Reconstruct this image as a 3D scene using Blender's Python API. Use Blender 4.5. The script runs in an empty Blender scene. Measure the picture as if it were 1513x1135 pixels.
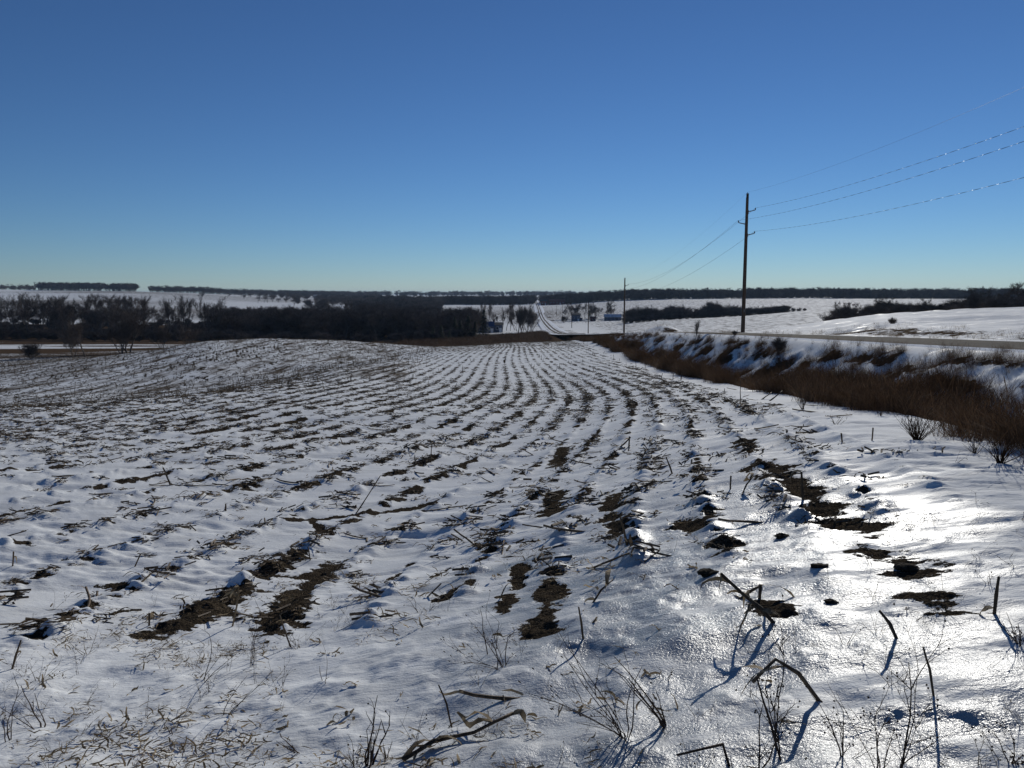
import bpy, bmesh, math, random
import numpy as np
from mathutils import Vector, Matrix

sc = bpy.context.scene
COL = sc.collection

# ---------------------------------------------------------------- camera, sky, sun, exposure
SUN_EL, SUN_AZ = math.radians(21.0), math.radians(23.0)      # azimuth to the right of the line of sight (+Y)
cam_d = bpy.data.cameras.new("camera")
cam = bpy.data.objects.new("camera", cam_d); COL.objects.link(cam)
cam_d.sensor_width = 36.0; cam_d.lens = 36.0*1137.0/1513.0
cam_d.clip_start = .05; cam_d.clip_end = 30000
cam.location = (0, 0, 0); cam.rotation_euler = (math.radians(90-6.70), 0, 0)
sc.camera = cam

world = bpy.data.worlds.new("World"); sc.world = world; world.use_nodes = True
wn = world.node_tree.nodes; wl = world.node_tree.links
for n in list(wn): wn.remove(n)
sky = wn.new('ShaderNodeTexSky'); sky.sky_type = 'NISHITA'; sky.sun_disc = False
sky.sun_elevation = SUN_EL; sky.sun_rotation = SUN_AZ
sky.altitude = 200; sky.air_density = .85; sky.dust_density = 0; sky.ozone_density = 6.8
bg = wn.new('ShaderNodeBackground'); bg.inputs['Strength'].default_value = .049
wo = wn.new('ShaderNodeOutputWorld')
gm = wn.new('ShaderNodeGamma'); gm.inputs[1].default_value = 1.12
wl.new(sky.outputs[0], gm.inputs[0]); wl.new(gm.outputs[0], bg.inputs[0]); wl.new(bg.outputs[0], wo.inputs[0])

sun_d = bpy.data.lights.new("sun", 'SUN'); sun_d.energy = 3.0; sun_d.angle = math.radians(.5); sun_d.color = (1, .965, .89)
sun = bpy.data.objects.new("sun", sun_d); COL.objects.link(sun)
sdir = Vector((math.sin(SUN_AZ)*math.cos(SUN_EL), math.cos(SUN_AZ)*math.cos(SUN_EL), math.sin(SUN_EL)))
sun.rotation_euler = sdir.to_track_quat('Z', 'Y').to_euler(); sun.location = sdir*60

sc.view_settings.view_transform = 'Standard'; sc.view_settings.look = 'None'
sc.view_settings.exposure = 0.0; sc.view_settings.gamma = 1.0; sc.view_settings.use_curve_mapping = False
sc.cycles.max_bounces = 5; sc.cycles.diffuse_bounces = 2; sc.cycles.transparent_max_bounces = 8

HAZE = .00006
# ---------------------------------------------------------------- terrain maths
CZ = 1.65                     # eye height above the ground at the photographer's feet
FPX = 1137.0                  # focal length in pixels of the 1513 px wide photograph
PITCH = math.radians(6.70)
HX, HY = 756.5, 567.5

def sm(x):
    x = np.clip(x, 0.0, 1.0)
    return x*x*(3-2*x)

def _hash(ix, iy, seed):
    h = (ix.astype(np.int64)*374761393 + iy.astype(np.int64)*668265263 + seed*974634777) & 0xffffffff
    h = ((h ^ (h >> 13))*1274126177) & 0xffffffff
    h = (h ^ (h >> 16)) & 0xffffffff
    return h.astype(np.float64)/4294967295.0

def vnoise(x, y, seed=0):
    """smooth value noise, -1..1"""
    x = np.asarray(x, float); y = np.asarray(y, float)
    ix = np.floor(x); iy = np.floor(y)
    fx = x-ix; fy = y-iy
    fx = fx*fx*fx*(fx*(fx*6-15)+10); fy = fy*fy*fy*(fy*(fy*6-15)+10)
    a = _hash(ix, iy, seed); b = _hash(ix+1, iy, seed)
    c = _hash(ix, iy+1, seed); d = _hash(ix+1, iy+1, seed)
    return ((a*(1-fx)+b*fx)*(1-fy)+(c*(1-fx)+d*fx)*fy)*2-1

def fbm(x, y, seed=0, octv=4, gain=.5):
    s = 0.0; a = 1.0; t = 0.0
    for k in range(octv):
        s = s + a*vnoise(x*2.03**k+17.3*k, y*2.03**k-9.1*k, seed+k*13)
        t += a; a *= gain
    return s/t

# profiles along ten headings (u = X / Y), heights relative to the eye
FP = [(-60, -.6), (-20, -1.2), (0, -1.65), (2, -1.82), (4, -2.2), (6.5, -2.62), (10, -2.8), (20, -3.24)]
COLS = [
 (-.95, [(15, -3.1), (19, -3.5), (30, -5.6), (60, -8.0), (100, -10.5), (180, -13.5), (260, -15), (420, -16), (700, -11), (1000, -5), (1500, 8), (2200, 4), (4000, -2), (9000, -6)]),
 (-.665, [(15, -3.02), (23, -3.42), (33, -5.1), (45, -6.3), (75, -7.1), (100, -9.4), (130, -11), (180, -13), (250, -15), (420, -16), (700, -12), (1000, -6), (1500, 8), (2200, 3), (4000, -2), (9000, -6)]),
 (-.49, [(22, -3.33), (26, -3.52), (36, -5.1), (48, -6.2), (84, -6.3), (105, -8.6), (135, -11), (200, -13.6), (270, -15.4), (420, -16.5), (700, -13), (1000, -7), (1500, 5.5), (2200, 2), (4000, -3), (9000, -6)]),
 (-.40, [(22, -3.33), (28, -3.62), (39, -5.1), (52, -6.1), (92, -5.45), (120, -8.0), (160, -11.4), (220, -14.4), (280, -16), (420, -17), (700, -14.5), (1000, -10), (1500, 0), (2200, -1), (4000, -4), (9000, -6)]),
 (-.3135, [(22, -3.33), (33, -3.85), (44, -5.0), (58, -6.0), (98, -5.5), (125, -8.0), (160, -11.2), (220, -14.6), (280, -16.2), (420, -17.5), (700, -16), (1000, -13), (1600, -6), (2200, -5), (4000, -6), (9000, -7)]),
 (-.2256, [(22, -3.33), (44, -4.3), (56, -5.35), (72, -6.1), (104, -6.1), (128, -8.6), (160, -11.4), (220, -14.8), (280, -16.4), (420, -17.8), (700, -17), (1000, -15), (1600, -10), (2200, -8), (4000, -7), (9000, -8)]),
 (-.16, [(22, -3.33), (56, -4.85), (68, -5.8), (82, -6.5), (108, -6.9), (130, -9.2), (160, -11.4), (220, -14.6), (280, -16.2), (420, -17.8), (700, -17.5), (1000, -16), (1600, -12), (2200, -9), (4000, -8), (9000, -9)]),
 (-.10, [(22, -3.33), (76, -5.72), (95, -6.8), (112, -7.65), (130, -9.3), (160, -11.2), (220, -13.6), (280, -15.6), (420, -17.8), (700, -17.0), (1000, -14.5), (1600, -13), (2200, -9), (4000, -8), (9000, -9)]),
 (0, [(22, -3.33), (76, -5.72), (100, -6.8), (128, -8.05), (142, -8.95), (165, -10.7), (200, -12.3), (240, -13.6), (320, -16), (450, -17.6), (600, -17.6), (1000, -14), (1600, -12.6), (2200, -9), (4000, -8), (9000, -9)]),
 (.075, [(22, -3.33), (76, -5.72), (100, -6.8), (130, -8.05), (145, -8.9), (165, -10.5), (200, -12.2), (250, -14.0), (320, -15.6), (362, -16.2), (472, -17.4), (571, -18.2), (800, -15), (1000, -12.6), (1600, -10.6), (2200, -9), (4000, -8), (9000, -9)]),
 (.12, [(22, -3.3), (100, -5.8), (160, -8.7), (200, -10.6), (250, -13), (362, -16.2), (472, -17.4), (560, -17.4), (700, -14.0), (1000, -8.0), (1200, -7.5), (2200, -8), (4000, -8), (9000, -9)]),
 (.2, [(22, -2.9), (60, -3.4), (98, -5.2), (160, -8.8), (250, -12.2), (400, -13.5), (470, -16.3), (560, -17.5), (700, -13.5), (930, -6.0), (1200, -7), (2200, -6), (4000, -7), (9000, -8)]),
 (.3, [(22, -2.6), (62, -3.2), (75, -3.9), (100, -5.3), (150, -8.1), (250, -11), (400, -11.5), (470, -14.5), (560, -15.5), (700, -11), (930, -5.2), (1200, -7), (2200, -5), (4000, -6), (9000, -8)]),
 (.39, [(22, -2.2), (47, -2.7), (62, -2.9), (90, -3.5), (120, -5.8), (150, -7.2), (300, -8.2), (400, -8.3), (480, -11.5), (560, -13), (700, -9.5), (930, -5.0), (1200, -7), (2200, -4), (4000, -6), (9000, -8)]),
 (.478, [(22, -1.8), (37, -2.15), (60, -2.1), (86, -2.25), (110, -4.2), (150, -6), (300, -8), (600, -9), (900, -6.5), (1500, -6), (2200, -5), (4000, -6), (9000, -8)]),
 (.665, [(15, -1.4), (26, -1.7), (50, -1.62), (82, -1.4), (105, -3.2), (150, -4.5), (300, -6), (600, -8), (900, -6), (1500, -5), (2200, -5), (4000, -6), (9000, -8)]),
 (.95, [(10, -1.3), (18, -1.4), (40, -1.2), (80, -.7), (105, -2.2), (150, -3.5), (300, -5), (600, -7), (900, -6), (1500, -5), (2200, -5), (4000, -6), (9000, -8)]),
]
_LY = np.linspace(math.log(10), math.log(9500), 420)
_UU = np.linspace(-.95, .95, 240)
def _table():
    rows = []
    for u, pr in COLS:
        pr = [(10, -2.8)]*(pr[0][0] > 10) + pr
        rows.append(np.interp(_LY, np.log([p[0] for p in pr]), [p[1] for p in pr]))
    rows = np.array(rows); us = np.array([c[0] for c in COLS])
    T = np.array([np.interp(_UU, us, rows[:, k]) for k in range(len(_LY))]).T     # u , lnY
    def blur(T, ax, n, sc):
        k = np.exp(-np.linspace(-2, 2, 2*n+1)**2); k /= k.sum()
        pad = [(0, 0), (0, 0)]; pad[ax] = (n, n)
        P = np.pad(T, pad, mode='edge')
        return sum(k[i]*(P[i:i+T.shape[0], :] if ax == 0 else P[:, i:i+T.shape[1]]) for i in range(2*n+1))
    return blur(blur(T, 0, 6, 1), 1, 4, 1)
_T = _table()
def radial(X, Y):
    Yc = np.clip(Y, 10.0, 9400); u = np.clip(X/Yc, -.9499, .9499)
    a = (u+.95)/1.9*(len(_UU)-1.001); b = (np.log(Yc)-_LY[0])/(_LY[-1]-_LY[0])*(len(_LY)-1.001)
    i = a.astype(int); j = b.astype(int); fa = a-i; fb = b-j
    return (_T[i, j]*(1-fa)+_T[i+1, j]*fa)*(1-fb)+(_T[i, j+1]*(1-fa)+_T[i+1, j+1]*fa)*fb

RZ = [(-60, 1.2), (0, -.61), (20, -1.39), (40, -2.17), (70, -3.45), (100, -5.0), (160, -8.3), (258, -13.3), (362, -16.2), (472, -17.4), (571, -18.1), (700, -16.4), (800, -15), (1000, -13.2), (1500, -11.9), (2200, -9.8), (4000, -8), (9000, -8)]
_rl = lambda Y: np.log(np.clip(Y, -60, 9000)+80)
_ry = np.linspace(_rl(np.array(-60.)), _rl(np.array(9000.)), 400)
_rv = np.interp(_ry, _rl(np.array([p[0] for p in RZ], float)), [p[1] for p in RZ])
_rv = np.convolve(np.pad(_rv, 6, mode='edge'), np.ones(13)/13, 'valid')
def z_road(Y): return np.interp(_rl(Y), _ry, _rv)
def t_of(X, Y): return X-.0268*Y
def road_t(Y): return np.interp(Y, [-60, 80, 150, 264, 571, 1500, 9000], [14.5, 14.5, 12.6, 9.2, 6.8, 4.0, 4.0])
def t_edge(Y): return np.interp(Y, [0, 7, 12, 24, 35, 55, 100, 160], [3.9, 4.6, 5.5, 6.5, 7.0, 7.4, 7.9, 8.2])
def z_edge(Y): return np.interp(Y, [-10, 0, 7, 12, 24, 35, 55, 80], [-1.1, -1.25, -1.42, -1.85, -2.9, -3.7, -4.8, -5.9])

def base(X, Y):
    """large terrain, relative to the eye"""
    X = np.asarray(X, float); Y = np.asarray(Y, float)
    F = np.interp(Y, [p[0] for p in FP], [p[1] for p in FP])
    R = radial(X, Y)
    z = F + (R-F)*sm((Y-9)/10)
    t = t_of(X, Y); te = t_edge(Y)
    # berm along the ditch near the photographer
    w = sm((t-te+7.0)/6.2)*sm((90-Y)/50)
    zl = z + (np.minimum(z_edge(Y), 99)-z)*np.where(t < te, w, sm((90-Y)/50))
    zr = z_road(Y)
    # road side: the embankment and what lies beyond
    right = zr + (z-zr)*sm((t-17.6)/(4+.02*np.clip(Y, 0, 400)))
    left_far = zr - .35
    ditch = np.minimum(zl, zr)-.50*sm((260-Y)/120)
    # across: field | ditch | bank | road | beyond
    a = sm((t-te)/1.2); b = np.clip((t-7.9)/3.5, 0, 1); b = b*b*(3-2*b)*.5+b*.5
    zz = zl*(1-a)+ditch*a
    zz = zz*(1-b)+(zr-.05)*b
    far = sm((Y-150)/120)
    near_ = np.where(t > 14.5, right-.05*(t < 17.6), zz)
    # further off the road only has a narrow verge
    wd = np.abs(t-road_t(Y))
    farz = (zr-.05)+(z-zr)*sm((wd-4.2)/14)
    out = near_*(1-far)+farz*far
    # snow covered mound left of the second pole
    cx, cy = 23.6, 118.0
    out = out + 1.5*np.exp(-((X-cx)/3.0)**2-((Y-cy)/5.0)**2)
    return out

def ray(px, py):
    cx = (px-HX)/FPX; cy = (HY-py)/FPX
    v = np.array([cx, math.cos(PITCH)+cy*math.sin(PITCH), cy*math.cos(PITCH)-math.sin(PITCH)])
    return v/v[1]
def at(px, py, lo=1.2, hi=6000.):
    """the point of the land seen at a pixel of the photograph"""
    v = ray(px, py)
    Ys = np.exp(np.linspace(math.log(lo), math.log(hi), 2500))
    g = base(v[0]*Ys, Ys)
    hit = np.nonzero(v[2]*Ys <= g)[0]
    Y = Ys[hit[0]] if len(hit) else hi
    return float(v[0]*Y), float(Y), float(base(np.array(v[0]*Y), np.array(Y)))

# ---------------------------------------------------------------- crop rows
ROWS_SEEN = [
 [(754,507),(748,543),(746,566)], [(774,507),(781,533),(794,559)], [(794,507),(811,526),(830,559)], [(817,507),(857,553)],
 [(738,510),(728,536),(705,566)], [(698,513),(639,540),(599,556)], [(639,520),(533,553)], [(893,563),(959,596)],
 [(890,558),(923,575)], [(945,565),(970,578),(1001,591),(1031,608),(1066,633),(1106,661),(1150,697),(1200,745),(1262,785),(1340,850)],
 [(1086,603),(1134,631),(1200,665)], [(940,611),(960,641),(985,680),(1010,740),(1030,800)], [(1001,621),(1023,658),(1060,700),(1110,750)],
 [(840,690),(826,760),(815,870),(795,925)], [(897,690),(906,738),(900,800),(885,876)],
 [(50,699),(109,692)], [(165,672),(291,641)], [(446,697),(499,689)], [(274,626),(363,603)], [(500,599),(589,566)],
 [(526,655),(652,639)], [(678,635),(791,606)], [(560,760),(640,742)], [(0,712),(110,700)], [(430,820),(340,880),(265,930)],
 [(500,835),(450,880),(400,935)], [(605,835),(580,860)], [(770,680),(740,760),(700,830),(655,890)], [(150,660),(260,632)],
 [(30,850),(130,820)], [(180,790),(300,760)], [(1250,700),(1330,750)], [(1300,620),(1400,665)],[(400,760),(480,738)],[(640,715),(720,695)],
 [(60,640),(170,615)],[(330,700),(420,676)],[(150,900),(250,850)],
]
def _fit_rows():
    P = []; N = []; W = []
    for ln in ROWS_SEEN:
        q = [at(*p) for p in ln]
        for a, b in zip(q[:-1], q[1:]):
            dx, dy = b[0]-a[0], b[1]-a[1]; L = math.hypot(dx, dy)
            n = (dy/L, -dx/L)
            if n[0] < 0: n = (-n[0], -n[1])
            P.append(((a[0]+b[0])/2, (a[1]+b[1])/2)); N.append(n)
    return np.array(P), np.array(N)
_P, _N = _fit_rows()
def _basis(X, Y, grad=False):
    # warped coordinates keep the polynomial tame far off
    s = np.log(np.clip(Y, 1, None)+6.0); sy = 1/(np.clip(Y, 1, None)+6.0)
    p = X/(np.clip(Y, 1, None)+6.0); px_ = sy; py_ = -X*sy*sy
    s0 = s-3.2
    B = []; GX = []; GY = []
    for i in range(5):
        for j in range(6-i):
            if i == j == 0: continue
            # terms p^i s^j times (Y+6) so that straight rows are i=1,j=0
            e = np.clip(Y, 1, None)+6.0
            f = e*p**i*s0**j
            B.append(f)
            if grad:
                GX.append(e*(i*p**max(i-1, 0)*px_ if i else 0*p)*s0**j)
                GY.append(p**i*s0**j + e*((i*p**max(i-1, 0)*py_ if i else 0*p)*s0**j + p**i*(j*s0**max(j-1, 0)*sy if j else 0*p)))
    e = np.clip(Y, 1, None)+6.0
    B.append(e); GX.append(0*p); GY.append(0*p+1)
    return (np.array(B), np.array(GX), np.array(GY)) if grad else np.array(B)
def _solve():
    B, GX, GY = _basis(_P[:, 0], _P[:, 1], True)
    T = np.stack([-_N[:, 1], _N[:, 0]], 1)
    A1 = (GX*T[:, 0]+GY*T[:, 1]).T*3
    A2 = (GX*_N[:, 0]+GY*_N[:, 1]).T
    b = np.concatenate([np.zeros(len(A1)), 1.38+.16*sm((15-_P[:, 1])/8)])
    A = np.concatenate([A1, A2]); k = A.shape[1]
    A = np.concatenate([A, np.eye(k)*.12]); b = np.concatenate([b, np.zeros(k)])
    return np.linalg.lstsq(A, b, rcond=None)[0]
_C = _solve()
def row_metre(X, Y):
    return np.tensordot(_C, _basis(np.asarray(X, float), np.asarray(Y, float)), 1)
ROWW = .76
# ---------------------------------------------------------------- materials
def mat(name):
    m = bpy.data.materials.new(name); m.use_nodes = True
    nt = m.node_tree
    for n in list(nt.nodes): nt.nodes.remove(n)
    out = nt.nodes.new('ShaderNodeOutputMaterial'); p = nt.nodes.new('ShaderNodeBsdfPrincipled')
    nt.links.new(p.outputs[0], out.inputs[0])
    return m, nt, p, out
class NT:
    def __init__(s, nt): s.nt = nt
    def n(s, t, **k):
        x = s.nt.nodes.new(t)
        for a, b in k.items(): setattr(x, a, b)
        return x
    def l(s, a, b): s.nt.links.new(a, b)
    def put(s, sock, v):
        if hasattr(v, 'is_linked') or isinstance(v, bpy.types.NodeSocket): s.l(v, sock)
        else: sock.default_value = v
    def math(s, op, a, b=0.0, c=0.0, clamp=False):
        x = s.n('ShaderNodeMath', operation=op, use_clamp=clamp)
        s.put(x.inputs[0], a); s.put(x.inputs[1], b); s.put(x.inputs[2], c); return x.outputs[0]
    def noise(s, vec, scale, detail=3, rough=.55):
        x = s.n('ShaderNodeTexNoise'); s.l(vec, x.inputs['Vector']); x.inputs['Scale'].default_value = scale
        x.inputs['Detail'].default_value = detail; x.inputs['Roughness'].default_value = rough; return x.outputs['Fac']
    def mapping(s, vec, scale, rotz=0):
        x = s.n('ShaderNodeMapping'); s.l(vec, x.inputs[0]); x.inputs['Scale'].default_value = scale
        x.inputs['Rotation'].default_value = (0, 0, rotz); return x.outputs[0]
    def step(s, v, a, b):
        x = s.n('ShaderNodeMapRange', interpolation_type='SMOOTHSTEP'); s.l(v, x.inputs[0])
        x.inputs[1].default_value = a; x.inputs[2].default_value = b; return x.outputs[0]
    def mix(s, f, a, b):
        x = s.n('ShaderNodeMix', data_type='RGBA'); s.put(x.inputs[0], f)
        for sock, v in ((x.inputs[6], a), (x.inputs[7], b)):
            if isinstance(v, tuple): sock.default_value = (*v, 1)
            else: s.l(v, sock)
        return x.outputs[2]
    def attr(s, name):
        x = s.n('ShaderNodeAttribute', attribute_name=name); return x.outputs['Fac']
    def pos(s): return s.n('ShaderNodeNewGeometry').outputs['Position']

def snow_material():
    m, nt, p, out = mat('snow_and_soil'); g = NT(nt); P = g.pos()
    soil_a = g.attr('soil'); grass_a = g.attr('grass'); ice_a = g.attr('ice'); stub_a = g.attr('stubble')
    n1 = g.noise(P, 22, 4, .65); n2 = g.noise(P, 5, 3, .6)
    sv = g.math('ADD', soil_a, g.math('MULTIPLY', g.math('SUBTRACT', n1, .5), 1.35))
    sv = g.math('ADD', sv, g.math('MULTIPLY', g.math('SUBTRACT', n2, .5), .5))
    fs = g.step(sv, -.05, .06)
    # coarse grass poking through
    n3 = g.noise(g.mapping(P, (1, 1, 1)), 2.6, 7, .8); 
    fg = g.step(g.math('ADD', grass_a, g.math('MULTIPLY', g.math('SUBTRACT', n3, .5), 2.6)), .42, .58)
    # far stubble rows
    st = g.noise(g.mapping(P, (.9, .12, .5), math.radians(12)), 1.0, 6, .7)
    fst = g.math('MULTIPLY', g.step(g.math('ADD', st, g.math('MULTIPLY', stub_a, .35)), .58, .82), g.step(stub_a, .0, .3))
    dust = g.noise(P, 1.7, 4, .6)
    icen = g.noise(g.mapping(P, (.55, 1.7, 1), .33), 1.0, 4, .6)
    fice = g.step(g.math('ADD', icen, g.math('MULTIPLY', ice_a, .45)), .55, .95)
    thin = g.noise(g.mapping(P, (.8, 2.6, 1), .33), 1.6, 5, .65)
    snow = g.mix(g.step(dust, .3, .75), (.83, .84, .83), (.74, .75, .745))
    snow = g.mix(g.math('MULTIPLY', g.step(thin, .45, .72), .42), snow, (.46, .46, .45))
    glaze = g.math('MULTIPLY', fice, g.step(g.math('ADD', thin, g.math('MULTIPLY', ice_a, .12)), .43, .60))
    snow = g.mix(g.math('MULTIPLY', glaze, .85), snow, (.30, .315, .33))
    soil_c = g.mix(g.step(g.noise(P, 90, 2, .6), .42, .68), (.030, .024, .017), (.14, .11, .078))
    soil_c = g.mix(g.step(g.noise(P, 9, 3, .6), .4, .7), soil_c, (.045, .036, .026))
    grass_c = g.mix(g.noise(P, 3.1, 5, .7), (.04, .027, .018), (.13, .088, .056))
    c = g.mix(fst, snow, (.11, .085, .06)); c = g.mix(fg, c, grass_c); c = g.mix(fs, c, soil_c)
    g.l(c, p.inputs['Base Color'])
    dark = g.math('MAXIMUM', g.math('MAXIMUM', fs, fg), fst)
    rough = g.math('SUBTRACT', .80, g.math('MULTIPLY', glaze, .50))
    rough = g.math('ADD', rough, g.math('MULTIPLY', dark, .35), clamp=True)
    g.l(rough, p.inputs['Roughness'])
    spec = g.math('MULTIPLY', g.math('SUBTRACT', 1.0, dark), g.math('ADD', .03, g.math('MULTIPLY', glaze, .46)))
    g.l(spec, p.inputs['Specular IOR Level'])
    # relief: grain, wind crust, clods
    grain = g.noise(P, 75, 3, .65); crust = g.noise(g.mapping(P, (18, 42, 18), -.3), 1.0, 3, .6); clod = g.noise(P, 38, 4, .7)
    vor = g.n('ShaderNodeTexVoronoi'); g.l(P, vor.inputs[0]); vor.inputs['Scale'].default_value = 55
    h1 = g.math('ADD', g.math('MULTIPLY', grain, g.math('ADD', .0020, g.math('MULTIPLY', fice, .0040))), g.math('MULTIPLY', crust, .006))
    h2 = g.math('ADD', g.math('MULTIPLY', clod, .03), g.math('MULTIPLY', vor.outputs[0], -.012))
    hm = g.n('ShaderNodeMix', data_type='FLOAT'); g.l(fs, hm.inputs[0]); g.l(h1, hm.inputs[2]); g.l(h2, hm.inputs[3])
    b = g.n('ShaderNodeBump'); b.inputs['Strength'].default_value = 1.0; b.inputs['Distance'].default_value = 1.0
    g.l(hm.outputs[0], b.inputs['Height']); g.l(b.outputs[0], p.inputs['Normal'])
    return m
M_SNOW = snow_material()

def simple(name, c1, c2, scale=8, rough=.8, spec=.2, bump=0.0, trans=0.0, stretch=None, per_obj=0.0):
    m, nt, p, out = mat(name); g = NT(nt)
    tc = g.n('ShaderNodeTexCoord').outputs['Object']
    v = g.mapping(tc, stretch) if stretch else tc
    f = g.noise(v, scale, 4, .65)
    f = g.step(f, .3, .7)
    c = g.mix(f, c1, c2)
    if per_obj:
        r = g.n('ShaderNodeObjectInfo').outputs['Random']
        h = g.n('ShaderNodeHueSaturation'); g.l(c, h.inputs['Color'])
        g.l(g.math('ADD', 1-per_obj, g.math('MULTIPLY', r, 2*per_obj)), h.inputs['Value']); c = h.outputs[0]
    g.l(c, p.inputs['Base Color']); p.inputs['Roughness'].default_value = rough; p.inputs['Specular IOR Level'].default_value = spec
    if bump:
        b = g.n('ShaderNodeBump'); b.inputs['Distance'].default_value = bump; g.l(f, b.inputs['Height']); g.l(b.outputs[0], p.inputs['Normal'])
    if trans:
        t = g.n('ShaderNodeBsdfTranslucent'); g.l(c, t.inputs[0]); mx = g.n('ShaderNodeMixShader'); mx.inputs[0].default_value = trans
        g.l(p.outputs[0], mx.inputs[1]); g.l(t.outputs[0], mx.inputs[2]); g.l(mx.outputs[0], out.inputs[0])
    return m
M_STALK = simple('weathered_corn_stalk', (.055, .036, .022), (.17, .115, .065), 30, .7, .25, .002, stretch=(1, 1, .15), per_obj=.35)
M_LEAF = simple("dry_corn_leaf", (.16, .115, .065), (.42, .33, .21), 14, .75, .15, .002, .3, per_obj=.35)
M_LEAFD = simple('backlit_dark_corn_leaf', (.045, .030, .018), (.18, .13, .08), 14, .8, .1, .002, .15, per_obj=.4)  # darker copy of the leaf: its backlit look is put into the colour
M_TWIG = simple('dark_weed_twig', (.04, .026, .018), (.085, .055, .038), 20, .8, .1)
M_GRASS = simple('dry_ditch_grass', (.055, .030, .018), (.17, .105, .060), 2.5, .85, .05, 0, .2, per_obj=.55)
M_TAN = simple('pale_dry_grass', (.14, .10, .06), (.30, .23, .14), 4, .8, .1, 0, .3, per_obj=.3)
M_BARK = simple('grey_brown_bark', (.09, .075, .062), (.19, .16, .135), 3, .9, .05)
M_TWIGS = simple('bare_twigs', (.08, .062, .05), (.17, .135, .11), .6, .9, .03, per_obj=.3)
M_NEEDLE = simple('dark_evergreen_needles', (.012, .022, .012), (.03, .05, .025), 1.5, .8, .1, per_obj=.25)
M_POLE = simple('creosoted_pole_wood', (.07, .045, .03), (.15, .10, .068), 6, .85, .1, .004, stretch=(6, 6, .4))
M_STEEL = simple('grey_steel', (.16, .16, .16), (.24, .24, .24), 12, .5, .4)
M_PORC = simple('grey_insulator', (.12, .12, .13), (.2, .2, .21), 12, .35, .5)
M_CLOD = simple('frozen_soil_clod', (.02, .015, .011), (.07, .055, .04), 30, .95, .05, .006)

# ---------------------------------------------------------------- object helpers
def tag(o, label=None, cat=None, group=None, kind=None):
    if label: o['label'] = label
    if cat: o['category'] = cat
    if group: o['group'] = group
    if kind: o['kind'] = kind
    return o
def link_mesh(name, me, parent=None):
    o = bpy.data.objects.new(name, me); COL.objects.link(o)
    if parent is not None: o.parent = parent
    return o
def mesh_np(name, V, F, m, smooth=True, attrs=None):
    """V (n,3), F (m,4) or (m,3) arrays"""
    V = np.asarray(V, np.float32); F = np.asarray(F, np.int32); k = F.shape[1]
    me = bpy.data.meshes.new(name)
    me.vertices.add(len(V)); me.vertices.foreach_set('co', V.ravel())
    me.loops.add(F.size); me.loops.foreach_set('vertex_index', F.ravel())
    me.polygons.add(len(F)); me.polygons.foreach_set('loop_start', np.arange(0, F.size, k, dtype=np.int32))
    me.polygons.foreach_set('loop_total', np.full(len(F), k, np.int32))
    me.polygons.foreach_set('use_smooth', np.full(len(F), smooth, bool))
    for a, v in (attrs or {}).items():
        at_ = me.attributes.new(a, 'FLOAT', 'POINT'); at_.data.foreach_set('value', np.asarray(v, np.float32).ravel())
    me.materials.append(m); me.update(calc_edges=True)
    return me
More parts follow.
